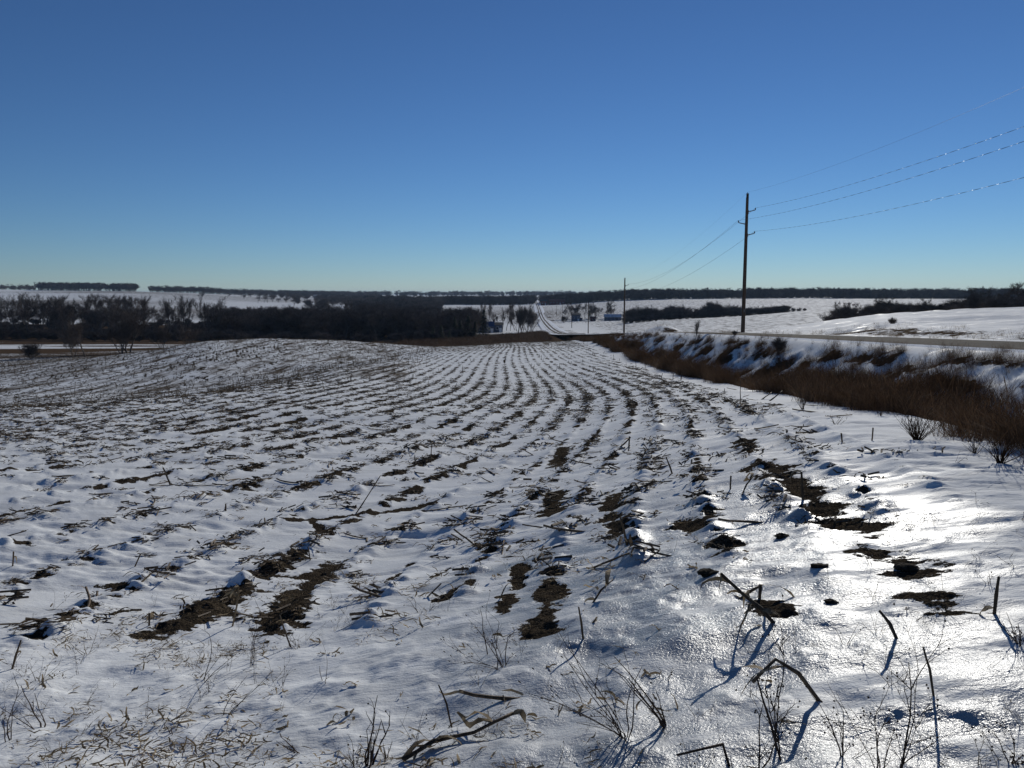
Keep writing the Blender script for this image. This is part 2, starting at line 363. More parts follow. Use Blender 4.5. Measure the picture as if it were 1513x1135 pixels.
class MB:
    def __init__(s): s.v = []; s.f = []; s.mi = []; s.k = 0
    def quad(s, a, b, c, d):
        n = len(s.v); s.v += [tuple(a), tuple(b), tuple(c), tuple(d)]; s.f.append((n, n+1, n+2, n+3)); s.mi.append(s.k)
    def tri(s, a, b, c):
        n = len(s.v); s.v += [tuple(a), tuple(b), tuple(c)]; s.f.append((n, n+1, n+2)); s.mi.append(s.k)
    def tube(s, pts, rad, sides=4, cap=True, squash=1.0, twist=0.0):
        pts = [Vector(p) for p in pts]
        if not hasattr(rad, '__len__'): rad = [rad]*len(pts)
        n0 = len(s.v)
        for i, p in enumerate(pts):
            d = (pts[min(i+1, len(pts)-1)]-pts[max(i-1, 0)])
            if d.length < 1e-9: d = Vector((0, 0, 1))
            d.normalize()
            up = Vector((0, 0, 1)) if abs(d.z) < .9 else Vector((1, 0, 0))
            a = d.cross(up).normalized(); b = d.cross(a)
            for j in range(sides):
                t = 2*math.pi*j/sides
                ca, sa = math.cos(t), math.sin(t)*squash
                if twist: 
                    w = twist*i; ca, sa = ca*math.cos(w)-sa*math.sin(w), ca*math.sin(w)+sa*math.cos(w)
                s.v.append(tuple(p+a*(ca*rad[i])+b*(sa*rad[i])))
        for i in range(len(pts)-1):
            for j in range(sides):
                k = (j+1) % sides
                s.f.append((n0+i*sides+j, n0+i*sides+k, n0+(i+1)*sides+k, n0+(i+1)*sides+j)); s.mi.append(s.k)
        if cap and sides > 2:
            s.f.append(tuple(n0+j for j in range(sides))[::-1]); s.mi.append(s.k)
            m = n0+(len(pts)-1)*sides
            s.f.append(tuple(m+j for j in range(sides))); s.mi.append(s.k)
    def strip(s, pts, width, side):
        """a leaf: centre line, widths, side vectors"""
        n0 = len(s.v)
        for p, w, q in zip(pts, width, side):
            p = Vector(p); q = Vector(q).normalized()*w*.5
            s.v += [tuple(p-q), tuple(p+q)]
        for i in range(len(pts)-1):
            s.f.append((n0+2*i, n0+2*i+1, n0+2*i+3, n0+2*i+2)); s.mi.append(s.k)
    def box(s, x0, x1, y0, y1, z0, z1):
        c = [(x0,y0,z0),(x1,y0,z0),(x1,y1,z0),(x0,y1,z0),(x0,y0,z1),(x1,y0,z1),(x1,y1,z1),(x0,y1,z1)]
        n = len(s.v); s.v += c
        for f in ((0,3,2,1),(4,5,6,7),(0,1,5,4),(1,2,6,5),(2,3,7,6),(3,0,4,7)):
            s.f.append(tuple(n+i for i in f)); s.mi.append(s.k)
    def mesh(s, name, mats, smooth=False):
        if not isinstance(mats, (list, tuple)): mats = [mats]
        me = bpy.data.meshes.new(name); me.from_pydata(s.v, [], s.f)
        for m in mats: me.materials.append(m)
        if len(mats) > 1: me.polygons.foreach_set('material_index', s.mi)
        if smooth: me.polygons.foreach_set('use_smooth', [True]*len(s.f))
        me.update(); return me
    def build(s, name, mats, parent=None, smooth=False):
        return link_mesh(name, s.mesh(name, mats, smooth), parent)

def scatter(name, protos, pts, rot, scl, idx, label, group=None):
    """a mass nobody could count: one object, prototypes placed on points by geometry nodes"""
    pc = bpy.data.collections.new(name+'_pieces')
    for k, me in enumerate(protos):
        o = bpy.data.objects.new('piece', me); pc.objects.link(o)
        o.name = '%s_piece_%02d' % (name, k)
    me = bpy.data.meshes.new(name); n = len(pts)
    me.vertices.add(n); me.vertices.foreach_set('co', np.asarray(pts, np.float32).ravel())
    a = me.attributes.new('rot', 'FLOAT_VECTOR', 'POINT'); a.data.foreach_set('vector', np.asarray(rot, np.float32).ravel())
    a = me.attributes.new('scl', 'FLOAT_VECTOR', 'POINT')
    S = np.asarray(scl, np.float32); S = np.repeat(S[:, None], 3, 1) if S.ndim == 1 else S
    a.data.foreach_set('vector', S.ravel())
    a = me.attributes.new('idx', 'INT', 'POINT'); a.data.foreach_set('value', np.asarray(idx, np.int32))
    o = link_mesh(name, me)
    ng = bpy.data.node_groups.new(name, 'GeometryNodeTree')
    ng.interface.new_socket('Geometry', in_out='INPUT', socket_type='NodeSocketGeometry')
    ng.interface.new_socket('Geometry', in_out='OUTPUT', socket_type='NodeSocketGeometry')
    N = ng.nodes; L = ng.links
    gi = N.new('NodeGroupInput'); go = N.new('NodeGroupOutput')
    ci = N.new('GeometryNodeCollectionInfo'); ci.inputs['Collection'].default_value = pc; ci.inputs['Separate Children'].default_value = True; ci.inputs['Reset Children'].default_value = True
    ip = N.new('GeometryNodeInstanceOnPoints'); ip.inputs['Pick Instance'].default_value = True
    def na(nm, ty):
        x = N.new('GeometryNodeInputNamedAttribute'); x.data_type = ty; x.inputs['Name'].default_value = nm
        return [s_ for s_ in x.outputs if s_.enabled][0]
    er = N.new('FunctionNodeEulerToRotation'); L.new(na('rot', 'FLOAT_VECTOR'), er.inputs[0])
    L.new(gi.outputs[0], ip.inputs['Points']); L.new(ci.outputs[0], ip.inputs['Instance'])
    L.new(na('idx', 'INT'), ip.inputs['Instance Index']); L.new(er.outputs[0], ip.inputs['Rotation']); L.new(na('scl', 'FLOAT_VECTOR'), ip.inputs['Scale'])
    L.new(ip.outputs[0], go.inputs[0])
    md = o.modifiers.new('scatter', 'NODES'); md.node_group = ng
    tag(o, label, name.replace('_', ' '), group, 'stuff')
    return o

# ---------------------------------------------------------------- snow relief and cover
WX, WY = math.cos(-.33), math.sin(-.33)          # the wind's heading
def wind(X, Y, la, lc):
    return (X*WX+Y*WY)/la, (-X*WY+Y*WX)/lc
BARE = [  # bare soil strips seen in the snow: pixel line, half width in metres
 ([(446,815),(410,838),(372,868),(330,895),(285,920),(250,932)], .15), ([(498,836),(470,856),(440,882),(425,915),(398,938)], .15),
 ([(605,838),(575,865)], .05), ([(815,845),(812,880),(800,925)], .085), ([(752,880),(745,908)], .07), ([(690,868),(655,885)], .08),
 ([(1120,690),(1150,700),(1185,725),(1215,752)], .14), ([(1215,758),(1275,782)], .12), ([(1352,886),(1385,893)], .11), ([(1275,815),(1300,822)], .10),
 ([(430,772),(540,762),(640,745)], .07), ([(0,700),(50,696),(110,690)], .08), ([(830,665),(825,690)], .12), ([(820,730),(815,760)], .12),
 ([(900,735),(908,790)], .12), ([(460,768),(480,790)], .06), ([(165,872),(180,878)], .08), ([(700,800),(712,812)], .06), ([(640,855),(665,842)], .06),
 ([(1005,775),(1030,778)], .10), ([(1330,825),(1350,842)], .11), ([(1145,905),(1120,895)], .08), ([(155,915),(190,905)], .06),([(1100,655),(1118,665)],.12),
 ([(770,835),(765,870)], .05), ([(1060,805),(1080,812)], .08), ([(0,765),(90,748)], .06), ([(60,690),(130,684)], .06),
]
_bare = [([at(*p)[:2] for p in ln], w) for ln, w in BARE]
def bare_dist(X, Y):
    """>0 inside the bare strips, in units of their half width"""
    best = np.full(X.shape, -4.0)
    sel = (Y < 26)
    x = X[sel]; y = Y[sel]; b = best[sel]
    for ln, w in _bare:
        w *= 1.05
        for (ax, ay), (bx, by) in zip(ln[:-1], ln[1:]):
            k = (np.abs(x-(ax+bx)/2) < abs(ax-bx)/2+4*w) & (np.abs(y-(ay+by)/2) < abs(ay-by)/2+4*w)
            if not k.any(): continue
            dx, dy = bx-ax, by-ay; L2 = dx*dx+dy*dy+1e-9
            t = np.clip(((x[k]-ax)*dx+(y[k]-ay)*dy)/L2, 0, 1)
            d = np.hypot(x[k]-ax-t*dx, y[k]-ay-t*dy)
            b[k] = np.maximum(b[k], 1-d/w)
    best[sel] = b
    return best

def field_mask(X, Y):
    t = t_of(X, Y); te = t_edge(Y)
    m = sm((te-.9-t)/.9)*sm((Y-4.6-.25*vnoise(X*.9, Y*.9, 77))/.7)*sm((168-Y)/10)
    # hump at the left ends at its crest and the valley starts
    return m
def cover(X, Y):
    """soil, grass, ice, stubble"""
    t = t_of(X, Y); te = t_edge(Y); u = X/np.clip(Y, 1, None)
    fm = field_mask(X, Y)
    rm = row_metre(X, Y)/ROWW
    ri = np.floor(rm); rd = (rm-ri-.5)*ROWW
    along = (X*.55+Y*1.0)
    nA = fbm(X*.9+ri*7.7, Y*.9+ri*3.1, 5, 3); nB = fbm(X*4.2, Y*4.2, 9, 3)
    a, b = wind(X, Y, .34, .075); nC = fbm(a, b, 15, 2)
    big = vnoise(X*.11, Y*.16, 31)
    band = 1-np.abs(rd)/.15
    dens = .02+.20*sm((Y-7)/14)+.30*sm((Y-40)/70)
    soil = (band*.75+nA*1.0+nB*.50+nC*1.05+big*.25-1.02+dens)
    soil = np.where(band > -1.2, soil, -2)
    soil = np.minimum(soil, .8)
    soil = np.maximum(soil*fm-(1-fm)*1.5, np.minimum(bare_dist(X, Y)*.8+nB*.7+nC*.8-.05, .8))
    # bank of the ditch and the ditch bed: earth and grass between lumps of snow
    te = te+.25*vnoise(X*.8, Y*.6, 88); bank = sm((t-te-.2)/.8)*sm((11.5-t)/1.0)*sm((220-Y)/60)
    nb = fbm(X*.55, Y*.38, 41, 4)
    grass = np.zeros_like(X)-.6
    grass = np.maximum(grass, bank*1.3*sm((8.7-t)/1.0)+nb*.8*bank-.55)
    grass = np.maximum(grass, (bank*.80+fbm(X*1.6, Y*1.0, 43, 3)*1.7*bank-.46))
    # verge beyond the road
    v = sm((t-17.6)/.8)*sm((24-t)/4)*sm((260-Y)/80)
    grass = np.maximum(grass, v*(.45+.8*nb)-.45*(1-v))
    # dry grass strip beyond the crest of the field, and the valley meadows
    g1 = sm((Y-163)/8)*sm((300-Y)/25)*sm((te+6-t)/3)*sm((u+.20)/.06)
    grass = np.maximum(grass, g1*1.5-.5)
    nm = fbm(X*.03, Y*.09, 51, 4)
    g2 = sm((Y-120)/25)*sm((430-Y)/80)*sm((-.12-u)/.05)
    grass = np.maximum(grass, g2*(.98+1.2*nm)-.25)
    g3 = sm((Y-225)/15)*sm((430-Y)/30)*sm((-.06-u)/.05)          # under the wood
    grass = np.maximum(grass, g3*1.5-.5)
    # verge of the far road
    rt = road_t(Y); g4 = sm((Y-200)/60)*sm((900-Y)/300)*sm((9-np.abs(t-rt))/2)*sm((np.abs(t-rt)-3.2)/.8)
    grass = np.maximum(grass, g4*(.55+nm)-.4)
    ice = .10*fm*sm((40-Y)/20)+.86*sm((X+1.9)/2.6)*sm((9.5-Y)/6)*sm((te-.4-t)/2.5)+.13*sm((X+.5)/2)*sm((22-Y)/8)*sm((te-.5-t)/3)
    ice = ice+.15*sm((t-te-3)/2)
    stub = .55*sm((Y-60)/60)*fm*sm((te-t)/2)
    nf = vnoise(X*.0042, Y*.006, 61)
    stub = np.maximum(stub, sm((Y-380)/150)*(.36+.34*nf))
    hump = sm((-.09-u)/.07)*sm((Y-30)/12)*sm((125-Y)/15)
    stub = np.maximum(stub, .48*hump)
    stub = np.maximum(stub, .40*sm((Y-120)/60)*sm((t-24)/12))
    soil = np.where(hump > .2, np.maximum(soil, -.44+.8*nA*hump+.7*nB), soil)
    return soil, grass, ice, stub, rd, ri, fm, nb, bank
def relief(X, Y, dY, cov):
    soil, grass, ice, stub, rd, ri, fm, nb, bank = cov
    t = t_of(X, Y); te = t_edge(Y)
    rt = road_t(Y); onroad = sm((t-rt+3.9)/.6)*sm((rt+3.5-t)/.5)*sm((1200-Y)/200)
    def k(wl): return np.clip(wl/(2.2*dY)-.35, 0, 1)
    h = 0
    a, b = wind(X, Y, 6.0, 2.6); h = h+.055*fbm(a, b, 101, 2)*k(2.6)
    gl = (1-.55*sm(ice*1.6))*(.45+.55*sm((Y-3)/4)); a, b = wind(X, Y, 1.9, .62); n = fbm(a, b, 111, 3); h = h+gl*(.026*n+.016*(1-np.abs(n)*2))*k(.75)
    a, b = wind(X, Y, .62, .20); n = fbm(a, b, 121, 3); calm = sm(.5+1.1*vnoise(X*.45, Y*.45, 71))
    calm = gl*sm(.5+1.6*vnoise(X*.55+.4*Y, Y*.5, 71)+.5*vnoise(X*1.9, Y*1.7, 73)); h = h+gl*(.021*n+.011*(1-2*np.abs(n)))*(.4+.6*sm((Y-2.5)/3))*(.25+1.0*calm)*k(.20)
    a, b = wind(X, Y, .30, .11); n = fbm(a, b, 126, 2); h = h+(.009*n+.010*(1-2*np.abs(n)))*(.12+1.25*calm)*(.4+.6*sm((Y-2.5)/3))*k(.11)
    a, b = wind(X, Y, .17, .05); h = h+.0065*calm*fbm(a, b, 131, 2)*k(.06)
    near = sm((6.2-Y)/2.5)
    h = h+.045*near*fbm(X*2.2, Y*2.2, 141, 3)+.022*near*np.clip(fbm(X*6, Y*6, 142, 3), 0, 1)
    # rows: a low ridge with lumps caught by the stubble
    ridge = np.exp(-(rd/.13)**2)
    wa, wb = wind(X, Y, .30, .15); lump = np.clip(fbm(wa, wb, 151, 3)+.05, 0, 1)
    h = h+fm*ridge*(.020+.085*lump)*k(.5)
    # snow ends proud of bare soil
    h = h-.012*sm((soil+.02)/.12)*k(.25)*fm
    h = h+sm((soil)/.2)*.016*fbm(X*14, Y*14, 161, 2)*k(.1)
    # rough bank
    h = h+bank*(.20*nb+.15*fbm(X*1.6, Y*1.1, 171, 3)+.11*fbm(X*4, Y*3, 172, 2)*k(.25))*sm((11.3-t)/.8)
    # blown snow beyond the road: long drifts
    bey = sm((t-17.6)/2.5)
    a, b = wind(X, Y, 16, 4.0); h = h+bey*(.34*fbm(a, b, 181, 3)+.13*fbm(a*2.2, b*2.4, 182, 3))*k(4)*sm((1200-Y)/600)
    h = h+.6*sm((Y-200)/300)*vnoise(X*.011, Y*.011, 191)
    h = h*(1-onroad)
    return h
_surf_cache = {}
def surf(X, Y):
    X = np.atleast_1d(np.asarray(X, float)); Y = np.atleast_1d(np.asarray(Y, float))
    dY = np.clip(np.clip(Y, 1.5, None)**2*.00077, .004, .011*np.clip(Y, 1, None))
    return base(X, Y)+relief(X, Y, dY, cover(X, Y))
def surf1(x, y): return float(surf(x, y)[0])

def ground_rows():
    ys = [.8]
    while ys[-1] < 9200:
        y = ys[-1]; st = min(max(.0008*y*y, .0035), .0115*y)
        if y > 300: st = .024*y
        ys.append(y+st)
    return np.array(ys)
def build_ground():
    ys = ground_rows()
    ui = np.linspace(-.71, .71, 830)
    side = .71+np.cumsum(np.linspace(.006, .09, 26))
    us = np.concatenate([-side[::-1], ui, side])
    ap = 2.0*np.clip(1-ys/60, 0, 1)
    Y = np.repeat(ys[:, None], len(us), 1); X = us[None, :]*(ys+ap)[:, None]
    dY = np.repeat(np.gradient(ys)[:, None], len(us), 1)
    cov = cover(X, Y)
    Z = base(X, Y)+relief(X, Y, dY, cov)
    V = np.stack([X, Y, Z], -1).reshape(-1, 3)
    R, C = X.shape; i = np.arange(R*C).reshape(R, C)
    F = np.stack([i[:-1, :-1], i[:-1, 1:], i[1:, 1:], i[1:, :-1]], -1).reshape(-1, 4)
    me = mesh_np('ground', V, F, M_SNOW, True, {'soil': cov[0], 'grass': cov[1], 'ice': cov[2], 'stubble': cov[3]})
    o = link_mesh('ground', me); tag(o, kind='structure')
    # ground behind and beside the photographer
    yb = np.concatenate([np.linspace(-60, -3, 40), np.linspace(-2.6, .8, 20)]); xb = np.linspace(-60, 60, 160)
    Xb, Yb = np.meshgrid(xb, yb); cv = cover(Xb, Yb)
    Zb = base(Xb, Yb)+relief(Xb, Yb, np.full_like(Xb, .7), cv)
    i = np.arange(Xb.size).reshape(Xb.shape); F = np.stack([i[:-1, :-1], i[:-1, 1:], i[1:, 1:], i[1:, :-1]], -1).reshape(-1, 4)
    me = mesh_np('snowy_verge', np.stack([Xb, Yb, Zb], -1).reshape(-1, 3), F, M_SNOW, True, {'soil': cv[0], 'grass': cv[1], 'ice': cv[2], 'stubble': cv[3]})
    tag(link_mesh('snowy_verge', me), kind='structure')
    print('ground rows', len(ys), 'cols', len(us))
build_ground()

# ---------------------------------------------------------------- gravel road
def road_material():
    m, nt, p, out = mat('gravel_road_with_packed_snow'); g = NT(nt); P = g.pos(); lat = g.attr('lat'); dist = g.attr('dist')
    n = g.noise(g.mapping(P, (1, .07, 1)), 1.6, 5, .65); n2 = g.noise(g.mapping(P, (1, .35, 1)), 5, 4, .7)
    # wheel tracks are bare; the crown, between them and the shoulders hold snow
    w = g.math('COSINE', g.math('MULTIPLY', lat, 2*math.pi/1.9))
    edge = g.math('MULTIPLY', g.step(g.math('ABSOLUTE', lat), 2.3, 2.9), 1.1)
    s = g.math('ADD', g.math('MULTIPLY', w, .26), edge)
    s = g.math('ADD', s, g.math('MULTIPLY', g.math('SUBTRACT', n, .5), 1.3)); s = g.math('ADD', s, g.math('MULTIPLY', g.math('SUBTRACT', n2, .5), .5))
    s = g.math('ADD', s, g.math('MULTIPLY', dist, .42))
    f = g.step(s, .38, .58)
    gr = g.mix(g.noise(P, 25, 4, .7), (.045, .037, .030), (.11, .092, .074))
    c = g.mix(f, gr, (.78, .81, .85)); g.l(c, p.inputs['Base Color'])
    p.inputs['Roughness'].default_value = .95; p.inputs['Specular IOR Level'].default_value = .05
    b = g.n('ShaderNodeBump'); b.inputs['Distance'].default_value = .02; g.l(g.noise(P, 40, 3, .7), b.inputs['Height']); g.l(b.outputs[0], p.inputs['Normal'])
    return m
def build_road():
    ys = np.concatenate([np.linspace(-60, 60, 121), 60*np.exp(np.linspace(0, math.log(2100/60.), 260))[1:]])
    la = np.linspace(-3.1, 3.1, 19)
    L, Y = np.meshgrid(la, ys); L = L*(1+.45*sm((Y-170)/80)); X = road_t(Y)+.0268*Y+L
    Z = z_road(Y)+.02-.025*(L/3.1)**2+.00008*np.clip(Y, 0, 3000)+.012*vnoise(L*1.3, Y*.3, 3)-.06*sm((np.abs(L)-2.8)/.3)
    i = np.arange(L.size).reshape(L.shape); F = np.stack([i[:-1, :-1], i[:-1, 1:], i[1:, 1:], i[1:, :-1]], -1).reshape(-1, 4)
    me = mesh_np('road', np.stack([X, Y, Z], -1).reshape(-1, 3), F, road_material(), True, {'lat': L, 'dist': sm((Y-120)/250)})
    tag(link_mesh('road', me), kind='structure')
build_road()
# ---------------------------------------------------------------- bare trees
def bare_tree(seed, height=10., spread=.35, stems=1, levels=5, upright=.6, twig_n=1500, low=.25, trunk_r=.16, twig_l=.7):
    """limbs as tapered tubes (trunk mesh) and a mass of thin twigs (crown mesh)"""
    rnd = random.Random(seed); tr = MB(); tips = []
    def limb(p, d, L, r, lev):
        n = 3 if lev < 3 else 2; pts = [p]; rad = [r]; q = p.copy(); dd = d.copy()
        for i in range(n):
            dd = (dd+Vector((rnd.gauss(0, .13), rnd.gauss(0, .13), rnd.gauss(0, .07)+.05*upright))).normalized()
            q = q+dd*(L/n); pts.append(q.copy()); rad.append(r*(1-.55*(i+1)/n))
        tr.tube(pts, rad, 4 if lev < 2 else 3, cap=False)
        if lev >= 2: tips.extend([(pts[i], dd.copy(), lev) for i in range(1, len(pts))])
        if lev >= levels: return
        k = rnd.choice((2, 3, 3)) if lev else rnd.choice((4, 5, 6))
        for c in range(k):
            f = 1.0 if c == 0 else rnd.uniform(low if lev == 0 else .35, 1)
            i = min(int(f*n), n-1); ff = f*n-i; b = pts[i].lerp(pts[i+1], ff)
            a = rnd.uniform(0, 2*math.pi); sp = spread*rnd.uniform(.6, 1.5)*(1.25 if lev == 0 and c else 1)
            nd = (dd+Vector((math.cos(a), math.sin(a), 0))*sp*1.5+Vector((0, 0, upright*.25))).normalized()
            limb(b, nd, L*rnd.uniform(.52, .8)*(1 if lev else .75), max(r*(1-.55*f)*.62, .012), lev+1)
    for s in range(stems):
        a = 2*math.pi*s/max(stems, 1)+rnd.uniform(-.4, .4)
        lean = 0 if stems == 1 else rnd.uniform(.12, .4)
        d = Vector((math.cos(a)*lean+rnd.gauss(0, .03), math.sin(a)*lean+rnd.gauss(0, .03), 1)).normalized()
        limb(Vector((math.cos(a), math.sin(a), 0))*(.12*(stems > 1))+Vector((0, 0, -.4)), d, height*rnd.uniform(.40, .52), trunk_r*(1 if stems == 1 else .6), 0)
    tw = MB()
    for i in range(int(twig_n*1.6)):
        p, d, lev = rnd.choice(tips)
        q = p+Vector((rnd.gauss(0, .12), rnd.gauss(0, .12), rnd.gauss(0, .12)))
        dd = (d+Vector((rnd.gauss(0, .5), rnd.gauss(0, .5), rnd.gauss(.15*upright, .4)))).normalized(); L = twig_l*rnd.uniform(.5, 1.6)
        w = Vector((rnd.gauss(0, 1), rnd.gauss(0, 1), rnd.gauss(0, 1))).cross(dd).normalized()*rnd.uniform(.014, .030)
        tw.tri(q-w, q+w, q+dd*L)
        if rnd.random() < .4:
            m = q+dd*L*.5; d2 = (dd+Vector((rnd.gauss(0, .6), rnd.gauss(0, .6), rnd.gauss(.2, .4)))).normalized()
            tw.tri(m-w*.7, m+w*.7, m+d2*L*.6)
    zmax = max(v[2] for v in tr.v+tw.v); k = height/zmax
    for b in (tr, tw): b.v = [(v[0]*k, v[1]*k, v[2]*k) for v in b.v]
    return tr, tw
def evergreen(seed, h=8., r=2.0):
    rnd = random.Random(seed); tr = MB(); tw = MB()
    tr.tube([(0, 0, -.3), (0, 0, h*.5), (0, 0, h)], [.14, .09, .02], 5, cap=False)
    for i in range(900):
        f = rnd.random()**.8; z = h*(.06+.94*f); R = r*(1-f)**.85*rnd.uniform(.25, 1.12)+.05; a = rnd.uniform(0, 6.283)
        p = Vector((math.cos(a)*R, math.sin(a)*R, z-R*.18)); d = Vector((math.cos(a), math.sin(a), rnd.uniform(-.5, .25))).normalized()
        s = Vector((-math.sin(a), math.cos(a), rnd.uniform(-.3, .3)))*rnd.uniform(.10, .24)
        L = rnd.uniform(.3, .8)
        tw.tri(p-s-d*L*.4, p+s-d*L*.4, p+d*L)
    return tr, tw
def join_mb(a, b):
    o = MB(); o.v = list(a.v); o.f = list(a.f); o.mi = [0]*len(a.f); n = len(a.v)
    o.v += b.v; o.f += [tuple(i+n for i in f) for f in b.f]; o.mi += [1]*len(b.f); return o
TREES = {}
def proto(kind, mbs, m2=M_TWIGS):
    L = []
    for tr, tw in mbs:
        L.append((tr.mesh('trunk', M_BARK), tw.mesh('crown', m2), join_mb(tr, tw).mesh('tree', [M_BARK, m2])))
    TREES[kind] = L
proto('poplar', [bare_tree(s, 13, .17, 1, 4, 1.3, 700, .2, .14, .8) for s in (1, 2, 3)])
proto('broad', [bare_tree(s, 11, .42, 1, 5, .5, 2200, .3, .26, .7) for s in (11, 12, 13, 14)])
proto('multi', [bare_tree(s, 9, .34, 4, 4, .7, 1900, .3, .2, .8) for s in (21, 22, 23)])
proto('shrub', [bare_tree(s, 4.5, .45, 7, 3, .6, 1900, .1, .09, .7) for s in (31, 32, 33)])
proto('evergreen', [evergreen(s, 8, r) for s, r in ((41, 1.9), (42, 2.3))], M_NEEDLE)
proto('thicket', [bare_tree(s, 5.5, .45, 9, 3, .6, 3600, .05, .09, .9) for s in (51, 52)])
trnd = random.Random(5)
def plant_tree(kind, x, y, h, label, group=None, var=None, name=None, cat='tree', wide=1.0):
    tm, cm, _ = TREES[kind][trnd.randrange(len(TREES[kind])) if var is None else var]
    H0 = {'poplar': 13, 'broad': 11, 'multi': 9, 'shrub': 4.5, 'evergreen': 8, 'thicket': 5.5}[kind]
    nm = name or {'poplar': 'poplar_tree', 'broad': 'bare_tree', 'multi': 'bare_tree', 'shrub': 'bare_shrub', 'evergreen': 'evergreen_tree', 'thicket': 'bare_shrub'}[kind]
    e = bpy.data.objects.new(nm, None); COL.objects.link(e); e.empty_display_size = .5
    e.location = (x, y, surf1(x, y)); e.rotation_euler = (0, 0, trnd.uniform(0, 6.283)); s = h/H0
    e.scale = (s*wide, s*wide, s)
    link_mesh('trunk', tm, e); link_mesh('crown', cm, e)
    tag(e, label, 'shrub' if kind in ('shrub', 'thicket') else cat, group); return e
def tree_px(kind, px, py, h_px, label, Y=None, **k):
    """a tree whose foot is seen at a pixel; Y overrides the distance"""
    if Y is None: x, y, _ = at(px, py)
    else:
        y = Y; v = ray(px, py); x = v[0]*y
    return plant_tree(kind, x, y, h_px*y/FPX, label, **k)

def wood_points(n, px0, px1, Y0, Y1, seed):
    r = random.Random(seed); P = []
    for i in range(n):
        y = r.uniform(Y0, Y1); u = (r.uniform(px0, px1)-HX)/FPX; P.append((u*y, y))
    return P
def wood(name, label, pts, kinds, hts, seed, group=None):
    r = random.Random(seed); meshes = [t[2] for k in kinds for t in TREES[k]]
    base_h = [{'poplar': 13, 'broad': 11, 'multi': 9, 'shrub': 4.5, 'evergreen': 8, 'thicket': 5.5}[k] for k in kinds for t in TREES[k]]
    X = np.array([p[0] for p in pts]); Y = np.array([p[1] for p in pts]); Z = surf(X, Y)
    idx = [r.randrange(len(meshes)) for _ in pts]
    sc_ = [r.uniform(*hts)/base_h[i] for i in idx]
    S = [(s*r.uniform(1, 1.5), s*r.uniform(1, 1.5), s) for s in sc_]
    o = scatter(name, meshes, np.stack([X, Y, Z-.1], 1), [(0, 0, r.uniform(0, 6.28)) for _ in pts], S, idx, label, group)
    o['category'] = 'woodland'; return o

# the wooded valley on the left: the nearest trees one by one, the mass behind them as a wood
G1 = 'bare trees along the edge of the valley wood'
for i in range(62):                                        # tall pale poplars at the left
    px = trnd.uniform(-25, 330); y = trnd.uniform(255, 330); u = (px-HX)/FPX
    k = 'poplar' if trnd.random() < .75 else 'broad'
    plant_tree(k, u*y, y, trnd.uniform(12.0, 16.5) if px > 60 else trnd.uniform(13.5, 17.5), 'slender bare poplar in the tall row at the left of the valley wood' if k == 'poplar' else 'wide bare tree between the tall poplars at the left of the valley wood', group='tall bare trees at the left of the valley wood' if k == 'poplar' else 'wide bare trees among the left poplars')
for i in range(110):
    px = trnd.uniform(300, 690); y = trnd.uniform(265, 400); u = (px-HX)/FPX
    top = np.interp(px, [300, 420, 520, 560, 620, 690], [453, 447, 444, 438, 444, 455])+trnd.uniform(0, 8)
    x = u*y; h = -z_road(0)*0 + ((434-top)/FPX*y - float(base(np.array(x), np.array(y))))*trnd.uniform(.82, 1.0)
    k = trnd.choice(('broad', 'broad', 'multi', 'poplar'))
    plant_tree(k, x, y, max(h, 6), 'dark bare tree crowded in the middle of the valley wood' if k != 'poplar' else 'slender bare poplar rising from the middle of the valley wood', group='bare trees in the middle of the valley wood' if k != 'poplar' else 'poplars in the middle of the valley wood', wide=trnd.uniform(1., 1.3))
for i in range(70):
    px = trnd.uniform(-30, 700); y = trnd.uniform(235, 262) if px > 60 else trnd.uniform(245, 275); u = (px-HX)/FPX
    plant_tree('thicket', u*y, y, trnd.uniform(2.6, 4.4), 'dense low bare shrub at the foot of the valley wood', group='low shrubs along the foot of the valley wood', wide=1.5)
wood('valley_wood', 'dark mass of bare trees filling the valley on the left', wood_points(330, 330, 700, 262, 440, 8)+wood_points(30, -60, 330, 380, 440, 88), ['broad', 'multi', 'thicket'], (8, 12), 9)
wood('wood_undergrowth', 'tangled undergrowth inside the valley wood', wood_points(430, -60, 700, 250, 420, 18), ['thicket'], (2.6, 4.6), 19)

# single trees on the valley floor
tree_px('multi', 190, 522, 84, 'large dark round bare tree with several stems on the valley floor', Y=150, wide=1.25)
tree_px('multi', 180, 521, 62, 'thin bare tree just left of the large round one', Y=148, wide=.9)
tree_px('broad', 126, 531, 62, 'crooked bare tree leaning right on the brown meadow', Y=133)
tree_px('multi', 108, 532, 50, 'crooked bare tree leaning left beside its twin on the meadow', Y=132)
tree_px('shrub', 47, 536, 30, 'small rounded bare shrub alone on the meadow at the far left', Y=128)
tree_px('multi', 240, 513, 45, 'small bare tree just behind the snowy hump', Y=165)
tree_px('multi', 278, 508, 44, 'small bushy bare tree furthest right behind the snowy hump', Y=170, wide=1.4)
tree_px('poplar', 561, 480, 46, 'tallest dark tree rising above the middle of the wood', Y=300, var=1)
tree_px('evergreen', 715, 502, 40, 'dark evergreen in front of the blue farm house', Y=262)
for px, y, h in ((640, 240, 20), (652, 238, 22), (664, 236, 15), (680, 250, 27), (692, 256, 33), (702, 252, 24), (672, 262, 30)):
    tree_px('evergreen', px, 500, h, 'small dark evergreen beside the brown meadow left of the farm house', Y=y, group='small dark evergreens left of the farm house')
for px, y, h in ((706, 320, 40), (713, 325, 47), (722, 345, 46), (735, 350, 30), (742, 350, 38), (748, 352, 46), (754, 345, 44), (733, 330, 26), (760, 355, 34)):
    tree_px('poplar', px, 490, h, 'slender bare poplar standing in the snow between the farm house and the thicket', Y=y, group='slender poplars right of the farm house')
